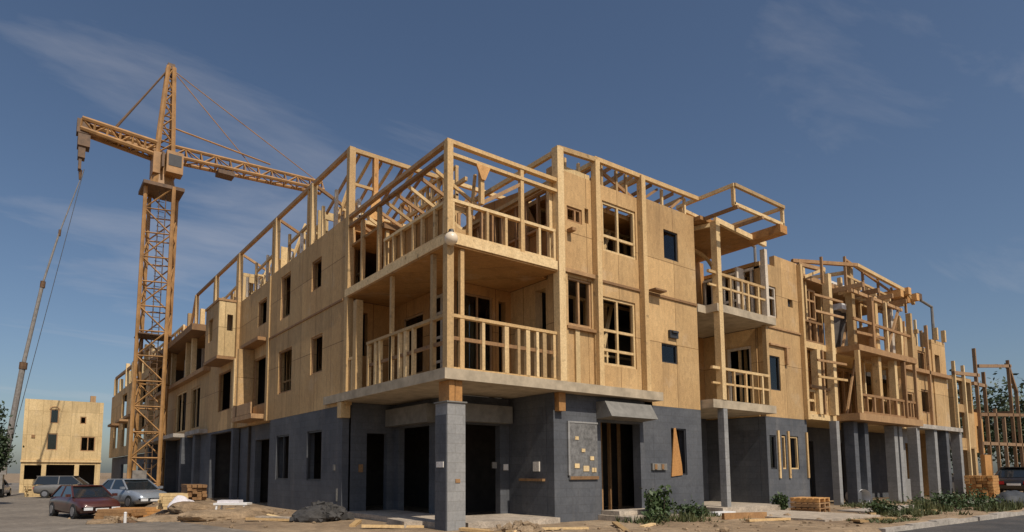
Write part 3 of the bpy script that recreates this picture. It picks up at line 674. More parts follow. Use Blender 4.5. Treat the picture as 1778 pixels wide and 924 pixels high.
for z0, z1 in ((3.31, 5.71), (5.97, 8.1)):
    stud_wall(C2, 'x', .55, 15.95, 17.3, z0, z1, .45, .07, .1, LUM_D, mids=(z0 + 1.0, z0 + 1.7))  # dark lumber puts the shade of this recess into the colour
    stud_wall(C2, 'x', .32, 20.6, 23.7, z0, z1, .75, .08, .1, LUM, mids=(z0 + .9,), skip=.25)
    for x in (18.5, 20.7, 22.9): beam(C2, (x, .2, z0 + .05), (x + 1.1, .25, z1 - .1), .06, .09, LUM_D, 'brace')
for z in (4.6, 5.2, 7.0, 7.6): beam(C2, (15.9, -.05, z), (18.0, -.1, z + .03), .06, .08, LUM_D if z > 5 else LUM)
for x, zt2 in ((16.5, 9.1), (18.4, 9.5), (19.9, 9.4), (21.3, 9.2), (22.6, 9.0), (24.0, 8.7)): post(C2, x, -.1, 8.1, zt2, .08, LUM_D)
beam(C2, (18.4, -.1, 9.4), (24.0, -.1, 8.6), .06, .08, LUM_D); beam(C2, (18.4, -.1, 8.75), (22.6, -.1, 8.55), .06, .08, LUM)
for k in range(8): post(C2, 24.3 + k * .66, .8, 7.0, 7.9 + .7 * ((k * .37) % 1), .1, LUM if k % 2 else LUM_D)
for a, b in (((16.2, .8, 9.15), (18.9, -.3, 9.2)), ((18.9, -.3, 9.2), (23.4, -.3, 8.95)), ((23.4, -.3, 8.95), (24.6, -.2, 8.6)), ((18.9, .0, 9.0), (18.9, 3, 9.3)), ((16.0, .5, 8.9), (17.5, .3, 8.9)), ((19.0, 1.2, 8.9), (23.2, 1.2, 8.8))):
    beam(C2, a, b, .12, .13, LUM_D if a[0] < 18 else LUM)
for x in (16.3, 17.9, 19.3, 20.6, 21.8, 23.0): post(C2, x, .5, 8.49, 8.9 + .25 * (x % 1), .14, LUM)
stud_wall(C2, 'x', .9, 19.0, 23.2, 8.49, 9.0, .7, .09, .1, WHITEWOOD)
stud_wall(C2, 'x', .34, 15.9, 17.4, 3.31, 4.2, .45, .09, .1, LUM, mids=(3.8,))
stud_wall(C2, 'x', .36, 15.9, 17.4, 5.96, 6.8, .45, .08, .1, LUM_D)
stud_wall(C2, 'x', -.4, 18.2, 23.6, 3.39, 4.15, .7, .09, .1, LUM_D)
MB().box(19.7, 20.6, -.3, .2, 5.99, 6.9).build('low_panel', LUM_O, C2)
for k in range(5):
    x = 22.4 + k * .42; MB().box(x, x + .3, -.5 + (k % 2) * .2, .4, 8.5 + .12 * (k % 3), 8.8 + .12 * (k % 3)).build('joist_bundle', LUM_O, C2)
# sheathed end bay
wall(C2, 'x', .3, .2, 24.02, 26.05, 3.31, 7.5, [(24.7, 25.4, 3.5, 4.75)], OSB)
wall(C2, 'x', .35, .2, 26.06, 27.9, 3.31, 7.0, [(26.4, 27.4, 3.9, 5.0), (26.3, 27.2, 5.9, 6.8)], OSB)
wall(C2, 'x', .3, .2, 27.91, 29.6, 3.31, 7.5, [(28.2, 28.8, 5.9, 6.8)], OSB)
for h in ((.3, 24.7, 25.4, 3.5, 4.75), (.35, 26.4, 27.4, 3.9, 5.0), (.35, 26.3, 27.2, 5.9, 6.8)):
    window(C2, 'x', *h, fmat=LUM_D, glass=False, w=.08)
MB().box(24.05, 29.55, .1, .294, 5.7, 5.86).build('ledge', LUM_D, C2)
for x in (24.1, 25.2, 26.0, 27.0, 28.4, 29.4): post(C2, x, .25, 7.52 if not 26.06 < x < 27.9 else 7.02, 7.7 + (x * 7 % 1) * .5, .16, LUM)
post(C2, 26.9, .16, 3.31, 8.0, .12, LUM_D)
# ground floor columns
for x, m in ((18.3, GREY), (19.2, GREY), (21.9, GREY_L), (22.4, GREY_L), (24.2, GREY_L), (26.2, GREY_L), (27.6, GREY), (29.3, GREY_L)):
    MB().box(x, x + .32, -.1, .25, -.3, 3.09).build('column', m, C2)
wall(C2, 'x', .3, .2, 18.65, 19.9, -.3, 3.09, [(19.0, 19.6, 1.2, 2.4)], GREY, 'block_wall')
wall(C2, 'x', .6, .2, 24.6, 26.0, -.3, 3.09, [(24.9, 25.7, .9, 2.5)], GREY_L, 'block_wall')
MB().box(24.3, 29.5, -.2, .29, 3.1, 3.28).build('balcony_slab', KERB, C2)
fe = MB()
for i in range(7): fe.box(21.05 + i * .13, 21.12 + i * .13, 1.0, 1.05, -.1, 1.0)
fe.box(21.0, 21.95, 1.05, 1.1, .8, .88); fe.build('gate', WHITEWOOD, C2)

# ================================================================== FAR RIGHT SKELETON
C3 = thing('timber_skeleton', 'bare timber skeleton of posts and beams standing farthest right, sky showing through it', 'building', (30.3, .3, 0))
wall(C3, 'x', .3, .2, 30.3, 33.0, -.2, 6.0, [(30.7, 31.8, 4.6, 5.8), (32.1, 32.8, 4.2, 5.8), (30.9, 31.9, 2.9, 4.2), (30.8, 31.7, -.2, 2.3), (32.0, 32.7, -.2, 2.4)], OSB)
for x, z1 in ((30.4, 6.9), (31.7, 6.8), (33.6, 8.05), (34.8, 6.9), (39.2, 8.0), (40.4, 6.3), (36.2, 5.0), (42.0, 5.6), (37.6, 4.6)):
    post(C3, x, .25, -.2, z1 - (.35 if x > 33 else .2), .14 if x > 33 else .13, LUM if x < 33 else SKEL)
for a, b in (((30.3, .25, 6.3), (34.0, .25, 6.5)), ((34.0, .25, 7.0), (39.6, .25, 7.55)), ((33.6, .25, 4.4), (42, .25, 4.8)), ((33.6, .25, 2.9), (42, .25, 3.0)), ((39.2, .25, 7.6), (40.4, .25, 6.1)), ((33.0, .25, 6.0), (35.0, .25, 6.0))):
    beam(C3, (a[0], a[1], a[2] - .2), (b[0], b[1], b[2] - .2), .14, .17, SKEL, 'beam')
for x in (35.4, 39.4): post(C3, x, 4.5, -.2, 4.8 - (x % 2) * .5, .16, SKEL)
for a, b in (((33.6, .3, 4.4), (33.6, 4.5, 4.4)), ((39.2, .3, 4.6), (39.2, 4.5, 4.6)), ((34, 4.5, 4.6), (41, 4.5, 4.8))): beam(C3, a, b, .16, .2, SKEL, 'beam')
wall(C3, 'x', .31, .15, 33.0, 34.3, 2.2, 4.3, [(33.3, 33.9, 2.2, 3.6)], LUM_O, 'wall')
MB().box(33.4, 34.4, .1, .29, -.2, 2.1).build('panel', LUM_O, C3)
wall(C3, 'x', 3.5, .2, 35, 43, -.2, 3.6, [(36, 38, -.2, 2.6), (39.5, 41, 1, 2.6)], DARKIN, 'wall')

# ================================================================== FAR LEFT WING
C4 = thing('unfinished_building', 'distant timber framed block just behind the tower crane mast', 'building', (0, 37, -.8))
wall(C4, 'y', -.1, .2, 37.5, 60, 2.6, 8.6, [(39, 41.5, 3.4, 5.4), (43.5, 46, 3.4, 5.4), (48, 51, 3.4, 5.4), (39, 41.5, 6.2, 8.0), (44, 46.5, 6.2, 8.0), (49, 52, 6.0, 8.0), (54, 57, 3.4, 5.6)], OSB)
wall(C4, 'y', .2, .2, 37.5, 60, -1.2, 2.59, [(38, 41, -1.2, 1.8), (43, 47, -1.2, 1.9), (49, 53, -1.2, 1.9)], GREY, 'block_wall')
wall(C4, 'x', 37.3, .2, -.1, 8, -1.2, 8.6, [(1, 2, 6.3, 8)], OSB)
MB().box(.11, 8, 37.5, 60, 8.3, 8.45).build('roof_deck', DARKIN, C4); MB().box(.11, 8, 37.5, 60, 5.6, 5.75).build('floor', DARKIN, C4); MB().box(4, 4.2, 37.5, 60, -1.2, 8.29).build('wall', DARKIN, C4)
for i, y in enumerate((37.6, 40, 43, 46.5, 50, 54, 58)): post(C4, -.02, y, 8.61, 10.2 + .5 * math.sin(i * 2.1), .3, LUM)
for y in (39, 44.5, 52): wall(C4, 'x', y, .2, .1, 2.4, 8.46, 10.3, [(.6, 1.3, 8.9, 9.9)], OSB_PALE, 'panel')
for a, b in (((-.02, 37.6, 10.2), (-.02, 46.5, 10.2)), ((-.02, 46.5, 10.0), (-.02, 58, 10.3))): beam(C4, a, b, .2, .22, LUM_D)
for y in (42.2, 47.4, 53): MB().box(-.75, -.11, y, y + 3, 5.4, 5.6).build('balcony_slab', LUM_D, C4)

# ================================================================== YELLOW HOUSE FAR LEFT
C5 = thing('sheathed_house', 'small plain yellow box house beyond the parked cars on the far left', 'house', (-7.2, 64.2, -.8))
wall(C5, 'x', 64.2, .2, -7.2, -.4, 2.3, 8.45, [(-5.05, -4.3, 6.1, 7.55), (-5.2, -4.3, 3.4, 5.1), (-2.3, -1.0, 3.35, 4.85), (-2.45, -1.9, 6.15, 6.9)], OSB_PALE)
wall(C5, 'x', 64.2, .2, -7.2, -.4, -1.3, 2.29, [(-6.9, -5.5, .5, 1.9), (-5.1, -2.7, .5, 1.95), (-2.3, -.9, -.6, 1.95)], OSB_PALE)
wall(C5, 'y', -7.2, .2, 64.41, 74, -1.3, 8.45, [(67, 69, 3.4, 5)], OSB_PALE); MB().box(-.6, -.4, 64.41, 74, -1.3, 8.4).build('wall', OSB_PALE, C5); MB().box(-7, -.6, 74, 74.2, -1.3, 8.4).build('wall', OSB_PALE, C5)
MB().box(-6.99, -.61, 64.41, 73.99, 8.2, 8.35).build('roof', DARKIN, C5); MB().box(-6.99, -.61, 64.41, 73.99, 5.3, 5.4).build('floor', DARKIN, C5); MB().box(-6.99, -.61, 64.41, 73.99, 2.2, 2.28).build('floor', DARKIN, C5); MB().box(-6.99, -.61, 68, 68.1, -1.3, 8.19).build('partition', DARKIN, C5)
for h in ((-5.05, -4.3, 6.1, 7.55), (-5.2, -4.3, 3.4, 5.1), (-2.45, -1.9, 6.15, 6.9)): window(C5, 'x', 64.2, *h, fmat=LUM_D, glass=True, w=.09)
window(C5, 'x', 64.2, -2.3, -1.0, 3.35, 4.85, (-1.65,), (), LUM_D, True, .09)
ah = MB()
for i in range(6):
    t0 = math.pi * i / 6; t1 = math.pi * (i + 1) / 6
    ah.bar((-4.675 - .42 * math.cos(t0), 64.17, 7.5 + .3 * math.sin(t0)), (-4.675 - .42 * math.cos(t1), 64.17, 7.5 + .3 * math.sin(t1)), .05, .1)
ah.build('arch_trim', LUM_D, C5)
MB().box(-7.25, -.35, 64.05, 64.19, 2.2, 2.42).build('trim_gap_board', LUM, C5)
MB().box(-1.5, -1.0, 66, 66.5, 8.36, 9.3).build('chimney', LUM_D, C5)
MB().box(-6.5, -6.2, 64.12, 64.19, 4.6, 4.9).build('vent', LUM_D, C5)

# ================================================================== TOWER CRANE
CX, CY = -1.35, 28.8
T = thing('tower_crane', 'rust yellow tower crane with lattice mast and long jib, standing beside the left facade', 'crane', (CX, CY, -.9))
def lattice(mb, p0, p1, w0, w1, step, rc, rb, up=(0, 0, 1), tri=False):
    p0 = Vector(p0); p1 = Vector(p1); d = (p1 - p0); ln = d.length; d.normalize()
    u = Vector(up); sd = d.cross(u).normalized(); u = sd.cross(d)
    def cor(t):
        w = w0 + (w1 - w0) * t; c = p0.lerp(p1, t)
        if tri: return [c - sd * w / 2, c + sd * w / 2, c + u * w * .95]
        return [c - sd * w / 2 - u * w / 2, c + sd * w / 2 - u * w / 2, c + sd * w / 2 + u * w / 2, c - sd * w / 2 + u * w / 2]
    n = max(2, round(ln / step)); k = 3 if tri else 4
    A = cor(0); Bq = cor(1)
    for i in range(k): mb.tube(A[i], Bq[i], rc, n=6)
    for j in range(n + 1):
        c = cor(j / n)
        for i in range(k): mb.tube(c[i], c[(i + 1) % k], rb, n=4, caps=False)
        if j < n:
            e = cor((j + 1) / n)
            for i in range(k):
                if (j + i) % 2: mb.tube(c[i], e[(i + 1) % k], rb, n=4, caps=False)
                else: mb.tube(c[(i + 1) % k], e[i], rb, n=4, caps=False)
m = MB(); lattice(m, (CX, CY, -.9), (CX + .12, CY, 17.9), 1.5, 1.5, 1.5, .115, .045, up=(.3, 1, 0)); m.build('mast', CRANE, T)
MB().box(CX - 1.6, CX + 1.6, CY - 1.6, CY + 1.6, -1.2, -.5).build('base_block', CONC, T)
MB().box(CX - 1.0, CX + 1.2, CY - 1.0, CY + 1.0, 17.75, 17.95).build('platform', CRANE_D, T)
m = MB(); m.tube((CX + .12, CY, 17.95), (CX + .12, CY, 18.7), .75, .62, 14); m.box(CX - .5, CX + .75, CY - .6, CY + .6, 18.7, 20.0); m.build('slewing_unit', CRANE, T)
cab = MB().box(CX + .1, CX + 1.0, CY - 1.35, CY - .61, 18.6, 19.9).build('cab', CRANE, T)
MB().box(CX + .2, CX + .9, CY - 1.37, CY - 1.353, 19.0, 19.7).build('cab_window', DARKFR, cab); MB().box(CX - .12, CX - .0, CY - 1.2, CY - .61, 18.9, 19.8).build('control_box', CRANE_D, T)
JZ = 20.35
m = MB(); lattice(m, (CX - .3, CY, JZ - .1), (CX - 4.15, CY, JZ + .25), .75, .6, .7, .13, .055); m.box(CX - 4.1, CX - .3, CY - .28, CY + .28, JZ - .16, JZ - .05); m.build('counter_jib', CRANE, T)
MB().box(CX - 4.35, CX - 3.75, CY - .3, CY + .3, JZ - .3, JZ + .5).build('winch_house', CRANE_D, T)
cw = MB()
for k, (a, b) in enumerate(((-4.35, -3.5), (-4.3, -3.7), (-4.25, -3.85))): cw.box(CX + a + .08, CX + b - .18, CY - .35 + .08 * k, CY + .35 - .08 * k, JZ - 1.05 - .65 * k, JZ - .36 - .65 * k - (.02 if k else 0))
cw.build('counterweight', CRANE_D, T)
m = MB(); m.tube((CX - 4.05, CY, JZ - 2.35), (CX - 4.05, CY, JZ - 2.9), .1, .05); m.build('hook', CRANE_D, T)
m = MB(); lattice(m, (CX + .5, CY, JZ - .3), (CX + 10.2, CY, JZ + .2), .85, .7, .9, .11, .045, tri=True); m.build('jib', CRANE, T)
m = MB(); lattice(m, (CX + .15, CY, 20.0), (CX + .30, CY, 25.75), .85, .32, .85, .13, .05, up=(0, 1, 0)); m.build('tower_peak', CRANE, T)
MB().box(CX + .1, CX + .5, CY - .2, CY + .2, 25.6, 25.95).build('peak_sheave', CRANE_D, T)
MB().tube((CX + .2, CY, 25.7), (CX - 2.5, CY, JZ + .55), .055, n=6).tube((CX + .2, CY + .15, 25.7), (CX - 2.6, CY + .15, JZ + .55), .045, n=6).build('tie_bar', CRANE_D, T)
MB().tube((CX + .35, CY, 25.7), (CX + 5.2, CY, JZ + .75), .028, n=6).build('tie_bar', CRANE, T)
MB().tube((CX + .35, CY, 25.7), (CX + 9.6, CY, JZ + .95), .028, n=6).build('tie_bar', CRANE, T)
MB().tube((CX + .6, CY - .1, JZ + 1.6), (CX + 6.5, CY - .1, JZ + 1.05), .05, n=6).tube((CX + .6, CY, JZ + .7), (CX + .6, CY, JZ + 1.65), .05, n=6).build('walkway_rail', CRANE, T)
ld = MB()
for xx in (-.18, .18): ld.tube((CX + xx, CY - .55, -.9), (CX + xx + .1, CY - .55, 17.7), .03, n=5)
for k in range(60): ld.tube((CX - .18, CY - .55, -.7 + k * .3), (CX + .2, CY - .55, -.7 + k * .3), .018, n=4)
ld.build('ladder', CRANE_D, T)
for z in (9.0,): MB().box(CX - .85, CX + .9, CY - .85, CY + .85, z, z + .07).build('mast_collar', CRANE_D, T)
MB().box(CX - .8, CX - .1, CY - .95, CY - .76, .2, 1.3).build('electrical_cabinet', STEEL, T)
tr = MB().box(CX + 3.2, CX + 4.2, CY - .4, CY + .4, JZ - .55, JZ - .28).build('trolley', CRANE_D, T)

# ================================================================== MOBILE CRANE BOOM
MC = thing('mobile_crane', 'grey mobile crane with a long thin raised boom leaning up from the left edge', 'crane', (-8.2, 51.2, -.8))
pts = [Vector((-8.25, 51.24, 2.2)), Vector((-7.5, 51.24, 9.9)), Vector((-6.55, 51.24, 16.9)), Vector((-5.6, 51.24, 21.6))]
for i, r_ in enumerate((.24, .16, .085)):
    MB().tube(pts[i], pts[i + 1] + (pts[i + 1] - pts[i]).normalized() * .2, r_, r_ * .92, 10).build('boom_section', STEEL, MC)
    MB().tube(pts[i + 1] - Vector((0, 0, .3)), pts[i + 1] + Vector((.03, 0, .25)), r_ * 1.25, n=10).build('boom_collar', CRANE_D, MC)
MB().tube(pts[3], (-4.1, 51.2, 27.6), .055, .035, 8).build('fly_jib', STEEL, MC)
MB().tube((-8.0, 51.0, 3.0), (-4.1, 51.0, 27.6), .025, n=5).build('hoist_rope', CABLE, MC)
MB().box(-11.2, -8.3, 50, 56, -.1, 1.0).build('chassis', STEEL, MC)
MB().box(-11.0, -8.1, 50.6, 53.5, 1.01, 2.6).build('turntable', STEEL, MC); MB().box(-12.0, -11.21, 49.6, 51.4, .2, 2.7).build('cab', DARKFR, MC)
for y in (50.8, 52.2, 54.0, 55.4):
    for x in (-11.4, -8.5): MB().tube((x, y, -.3), (x + .3, y, -.3), .5, n=16).build('wheel', RUBBER, MC)

# ================================================================== CARS
def make_car(label, paint, loc, rz, kind='sedan', group=None):
    t = thing('parked_car', label, 'car', (0, 0, 0)); t['base_'] = (0, 0, 0)
    Ln, W = (4.4, 1.76) if kind == 'sedan' else (4.6, 1.86)
    H = 1.42 if kind == 'sedan' else 1.72
    hw = W / 2
    # lower body: stations along the length with rounded sections
    st = [(-.5, .45, .72, .80), (-.485, .30, .80, .90), (-.42, .24, .88, .97), (-.2, .2, .93, 1), (.05, .2, .93, 1), (.22, .2, .90, 1), (.38, .22, .82, .97), (.47, .28, .70, .90), (.5, .38, .58, .80)]
    if kind != 'sedan': st = [(a, b + .08, c + .13, d) for a, b, c, d in st]
    mb = MB(); rings = []
    for a, zb, zt_, wf in st:
        w = hw * wf; x = a * Ln
        sec = [(-w * .86, zb), (-w, zb + .14), (-w, zt_ - .2), (-w * .93, zt_ - .03), (-w * .78, zt_), (w * .78, zt_), (w * .93, zt_ - .03), (w, zt_ - .2), (w, zb + .14), (w * .86, zb)]
        rings.append([mb.bm.verts.new((x, y, z)) for y, z in sec])
    for a, b in zip(rings, rings[1:]):
        for i in range(10): mb.bm.faces.new((a[i], a[(i + 1) % 10], b[(i + 1) % 10], b[i]))
    mb.bm.faces.new(rings[0]); mb.bm.faces.new(rings[-1][::-1])
    mb.build('body', paint, t, True)
    # greenhouse
    base = st[4][2] - .03
    xs = [(-.40, 0), (-.27, 1), (.06, 1), (.24, 0)] if kind == 'sedan' else [(-.49, 0), (-.44, 1), (.08, 1), (.25, 0)]
    g = MB(); lo = []; hi = []
    prof = [(xs[0][0] * Ln, base), (xs[1][0] * Ln, H - .06), (xs[2][0] * Ln, H - .04), (xs[3][0] * Ln, base)]
    for sgn in (-1, 1):
        lo.append([g.bm.verts.new((x, sgn * hw * (.90 if z < H - .2 else .70), z)) for x, z in prof])
    g.bm.faces.new(lo[0]); g.bm.faces.new(lo[1][::-1])
    for i in range(4): g.bm.faces.new((lo[0][i], lo[1][i], lo[1][(i + 1) % 4], lo[0][(i + 1) % 4]))
    g.build('windows', CARGLASS, t)
    rf = MB(); rf.prism([(xs[1][0] * Ln - .12, -hw * .68), (xs[2][0] * Ln + .1, -hw * .68), (xs[2][0] * Ln + .16, 0), (xs[2][0] * Ln + .1, hw * .68), (xs[1][0] * Ln - .12, hw * .68)], H - .05, H + .0)
    for s in (-1, 1):
        for (xa, xb) in (((xs[0][0] * Ln, xs[1][0] * Ln)), ((xs[3][0] * Ln, xs[2][0] * Ln)), ((-.12 * Ln, -.12 * Ln))):
            rf.bar((xa, s * hw * .905, base + .02), (xb, s * hw * .705, H - .05), .07, .05)
    rf.build('roof', paint, t)
    for sx in (-.31, .31):
        for sy in (-1, 1):
            wh = MB().tube((sx * Ln, sy * (hw - .22), .32), (sx * Ln, sy * (hw + .01), .32), .32, n=20).build('wheel', RUBBER, t)
            MB().tube((sx * Ln, sy * (hw + .011), .32), (sx * Ln, sy * (hw + .03), .32), .2, n=14).build('rim', RIM, wh)
    for sy in (-1, 1):
        y = sy * hw * .62; zf = st[-1][2] - .12
        MB().box(.487 * Ln, .503 * Ln, y - .17, y + .17, zf - .08, zf + .04).build('headlight', LAMPG, t)
        zr = st[0][2] - .05
        MB().box(-.505 * Ln, -.49 * Ln, y - .18, y + .18, zr - .12, zr + .04).build('tail_light', REDL, t)
        MB().box(.19 * Ln, .225 * Ln, sy * hw - (.02 if sy > 0 else .16), sy * hw + (.16 if sy > 0 else .02), base + .03, base + .15).build('mirror', paint, t)
    MB().box(.498 * Ln, .508 * Ln, -.26, .26, .36, .46).build('number_plate', WHITE, t)
    MB().box(-.512 * Ln, -.498 * Ln, -.26, .26, .5, .6).build('number_plate', WHITE, t)
    t.location = loc; t.rotation_euler.z = rz
    if group: t['group'] = group
    return t
CARGLASS = plain_mat('car_glass', (.015, .02, .025), .06, var=.05, coat=.5)
P_RED = plain_mat('paint_dark_red', (.075, .022, .018), .35, .1, var=.15, coat=.6)
P_SIL = plain_mat('paint_silver_blue', (.30, .34, .40), .35, .4, var=.1, coat=.5)
P_GRY = plain_mat('paint_grey', (.17, .165, .16), .4, .2, var=.12, coat=.5)
P_WHT = plain_mat('paint_white', (.62, .63, .66), .4, var=.1, coat=.5)
P_BLK = plain_mat('paint_black', (.018, .016, .016), .35, var=.1, coat=.5)
P_RED2 = plain_mat('paint_red', (.20, .03, .03), .35, var=.1, coat=.5)

# ================================================================== GROUND
def sm(t): t = max(0, min(1, t)); return t * t * (3 - 2 * t)
def tz(x, y):
    z = -.85 * sm((-.9 - x) / 2.6) * sm((y - 5) / 9)
    z -= .5 * sm((x + .9) / .0001 * 0) if False else 0
    if y > 36: z = z + (-.85 - z) * sm((y - 36) / 1.5) * (1 if x < 14 else 0)
    if x > 2.0 and y < -4.75: z = -.13
    elif x > 2.0 and y < -4.6: z = -.13 * (-4.6 - y) / .15
    return z
def axis_pts(lo, hi, dlo, dhi, d):
    a = [dlo + i * d for i in range(int(round((dhi - dlo) / d)) + 1)]
    s = d; v = dhi
    while v < hi: s *= 1.35; v += s; a.append(min(v, hi))
    s = d; v = dlo
    while v > lo: s *= 1.35; v -= s; a.append(max(v, lo))
    return sorted(set(a))
gx = axis_pts(-900, 900, -14, 32, .4); gy = sorted(set(axis_pts(-300, 1200, -13, 40, .4)) | {-4.75, -4.6})
mb = MB(); r2 = random.Random(3); VV = {}
for i, x in enumerate(gx):
    for j, y in enumerate(gy):
        j_ = 0
        if -14 < x < 32 and -4.5 < y < 40 and not (-.2 < x and y > -.2): j_ = r2.uniform(-.022, .022)
        VV[i, j] = mb.bm.verts.new((x, y, tz(x, y) + j_))
for i in range(len(gx) - 1):
    for j in range(len(gy) - 1): mb.bm.faces.new((VV[i, j], VV[i + 1, j], VV[i + 1, j + 1], VV[i, j + 1]))
tag(mb.build('ground', DIRT, None, True), kind='structure')
mb = MB(); VV = {}
rx = [-14, -12, -10, -8, -6.5, -5.5, -4.6, -3.9]; ry = [-3 + i * 2 for i in range(70)]
for i, x in enumerate(rx):
    for j, y in enumerate(ry):
        xx = x + (.5 * math.sin(y * .7) + .3 * math.sin(y * 1.9) if i == len(rx) - 1 else 0)
        VV[i, j] = mb.bm.verts.new((xx, y, tz(xx, y) + .045))
for i in range(len(rx) - 1):
    for j in range(len(ry) - 1): mb.bm.faces.new((VV[i, j], VV[i + 1, j], VV[i + 1, j + 1], VV[i, j + 1]))
tag(mb.build('side_road', DUSTROAD, None, True), kind='structure')
mb = MB(); mb.quad((2.3, -11, -.122), (300, -11, -.122), (300, -4.78, -.122), (2.3, -4.78, -.122)); tag(mb.build('road', ASPH), kind='structure')
mb = MB()
for i in range(40): mb.box(8.3 + i * 1.5, 9.77 + i * 1.5, -4.79 + .012 * ((i * 5) % 4), -4.6 + .012 * ((i * 3) % 4), -.25, -.03 + .02 * ((i * 7) % 3))
tag(mb.build('kerb', KERB), kind='structure')
mb = MB().box(13.5, 60, -2.6, -1.5, -.2, .035); tag(mb.build('pavement', KERB), kind='structure')
mb = MB()
for i in range(12):
    mb.box(8.8, 11.9, -3.3 + i * .25, -3.06 + i * .25, -.2, .05) if i < 11 else None
tag(mb.build('front_path', CONC), kind='structure')

def P(label, paint, x, y, rz, kind='sedan'): return make_car(label, paint, (x, y, tz(x, y) + .045), rz, kind)
P('dark red saloon car parked nearest the viewer on the left street', P_RED, -4.75, 22.6, R(-76))
P('silver blue saloon car parked just behind the dark red car', P_SIL, -2.55, 24.6, R(-70))
P('grey tall estate car parked farther back before the yellow sheathed house', P_GRY, -3.9, 48.5, R(-20), 'suv')
P('white car cut off by the left edge, parked far down the street', P_WHT, -8.9, 54.5, R(80))
P('black low car parked far right in front of the timber skeleton', P_BLK, 35.2, -.9, R(4))
P('red car parked at the far right edge beyond the black cars', P_RED2, 41.5, -1.0, R(-10))
P('black tall car parked on the right road, nearest at the right edge', P_BLK, 29.2, -4.1, R(185), 'suv')

# ================================================================== SITE CLUTTER
sl = thing('site_lamp', 'round pale globe lamp fixed on the corner post under the upper balcony', 'lamp', (0, -.12, 6.16))
MB().blob((0, -.13, 6.14), .145, .145, .145, 1, .0, 3, -2).build('globe', BRASS, sl, True)
MB().tube((0, -.13, 6.26), (0, -.13, 6.34), .07, .05, 12).tube((0, -.13, 6.31), (0, -.031, 6.31), .02, n=6).build('mount', DARKFR, sl)
# wooden pallets / timber
def timber_pile(label, x, y, rz, rows, cols, ln, mat, z=None, name='timber_pile'):
    mb = MB(); r = random.Random(int(x * 10 + y))
    for i in range(rows):
        for j in range(cols):
            a = r.uniform(-.15, .15); mb.box(-ln / 2 + a, ln / 2 + a, (j - cols / 2) * .2, (j - cols / 2) * .2 + .18, i * .13 + .02, i * .13 + .14)
    return solo(mb, name, mat, label, 'timber', (x, y, tz(x, y) if z is None else z), rz=rz)
timber_pile('orange stack of sawn boards in front of the silver blue car', -2.9, 19.6, R(-25), 3, 6, 1.9, LUM_O)
timber_pile('pale stack of boards lying beside the white wrapped bale', -2.0, 17.4, R(-12), 5, 4, .9, OSB_PALE)
timber_pile('far pale stack of sheets left of the grey estate car', -5.9, 52, R(15), 7, 5, 1.5, OSB_PALE)
timber_pile('small far stack of boards at the foot of the yellow house', -5.1, 53.5, R(60), 11, 4, 1.0, OSB_PALE)
timber_pile('tan stack of panels before the far right timber skeleton', 28.6, -1.0, R(6), 8, 5, 1.4, LUM_O)
timber_pile('brown weathered stack of boards beside the front wheel of the dark red car', -3.75, 18.6, R(-50), 4, 5, 1.6, LUM_D)
timber_pile('low dark stack of boards across the dirt behind the slim white post', -3.3, 15.0, R(10), 2, 5, 1.5, SKEL)
timber_pile('weathered stack of boards against the grey wall behind the white bale', -.9, 18.8, R(85), 5, 4, 2.2, LUM_D)
solo(MB().blob((0, 0, .3), .5, .42, .46, 5, .3), 'wrapped_bale', BAG, 'white wrapped bale standing on the dirt by the left facade', 'bale', (-2.1, 14.7, tz(-2.1, 14.7)), smooth=True)
sh = thing('trestle_table', 'white low trestle table standing before the dark grey left wall', 'table', (0, 0, 0))
MB().box(-.62, .62, -.3, .3, .4, .47).build('table_top', WHITE, sh)
for sx in (-.5, .5):
    for sy in (-.24, .24): MB().bar((sx * 1.1, sy * 1.15, 0), (sx, sy, .4), .06).build('leg', WHITE, sh)
MB().box(-.5, .3, -.24, .22, .472, .56).build('sheet', BAG, sh)
sh.location = (-1.95, 8.6, tz(-1.95, 8.6)); sh.rotation_euler.z = R(-35); sh.scale = (.8, .8, .85)
solo(MB().tube((0, 0, -.1), (0, 0, .62), .05, n=10).tube((0, 0, .62), (0, 0, .66), .06, .03, n=10), 'bollard', WHITE, 'slim white post standing alone in front of the orange board stack', 'post', (-4.1, 14.2, tz(-4.1, 14.2)))
def chunk_heap(label, x, y, rad, hgt, n, mat, seed, name='rubble_heap'):
    mb = MB(); r = random.Random(seed)
    mb.blob((0, 0, 0), rad, rad * .75, hgt * .75, seed, .5, 4, -.15)
    for k in range(n):
        q = r.random() ** .6; a_ = r.random() * 6.28; px, py = math.cos(a_) * q * rad * 1.1, math.sin(a_) * q * rad * .85
        sx_, sy_, sz_ = r.uniform(.04, .16), r.uniform(.04, .12), r.uniform(.02, .08)
        M_ = Matrix.Translation((px, py, max(0, hgt * (1 - q * q)) * .75 + .02)) @ Matrix.Rotation(r.random() * 6, 4, Vector((r.gauss(0, .5), r.gauss(0, .5), 1)).normalized()) @ Matrix.Rotation(r.gauss(0, .4), 4, 'X')
        mb.box(-sx_, sx_, -sy_, sy_, -sz_, sz_, M_)
    return solo(mb, name, mat, label, 'heap', (x, y, tz(x, y)))
chunk_heap('dark heap of broken rubble on the ground beside the left corner of the building', -1.0, 4.1, .62, .42, 110, DARKRUB, 9)
chunk_heap('low brown heap of rubble before the dark red car', -4.1, 16.6, .8, .35, 80, DIRT, 12)
chunk_heap('dark brown heap of rubble between orange boards and the low white table', -2.5, 13.2, .9, .34, 110, BROWNRUB, 13)
chunk_heap('small tan heap of rubble in front of the corner column', .9, -1.2, .4, .13, 50, DIRT, 14)
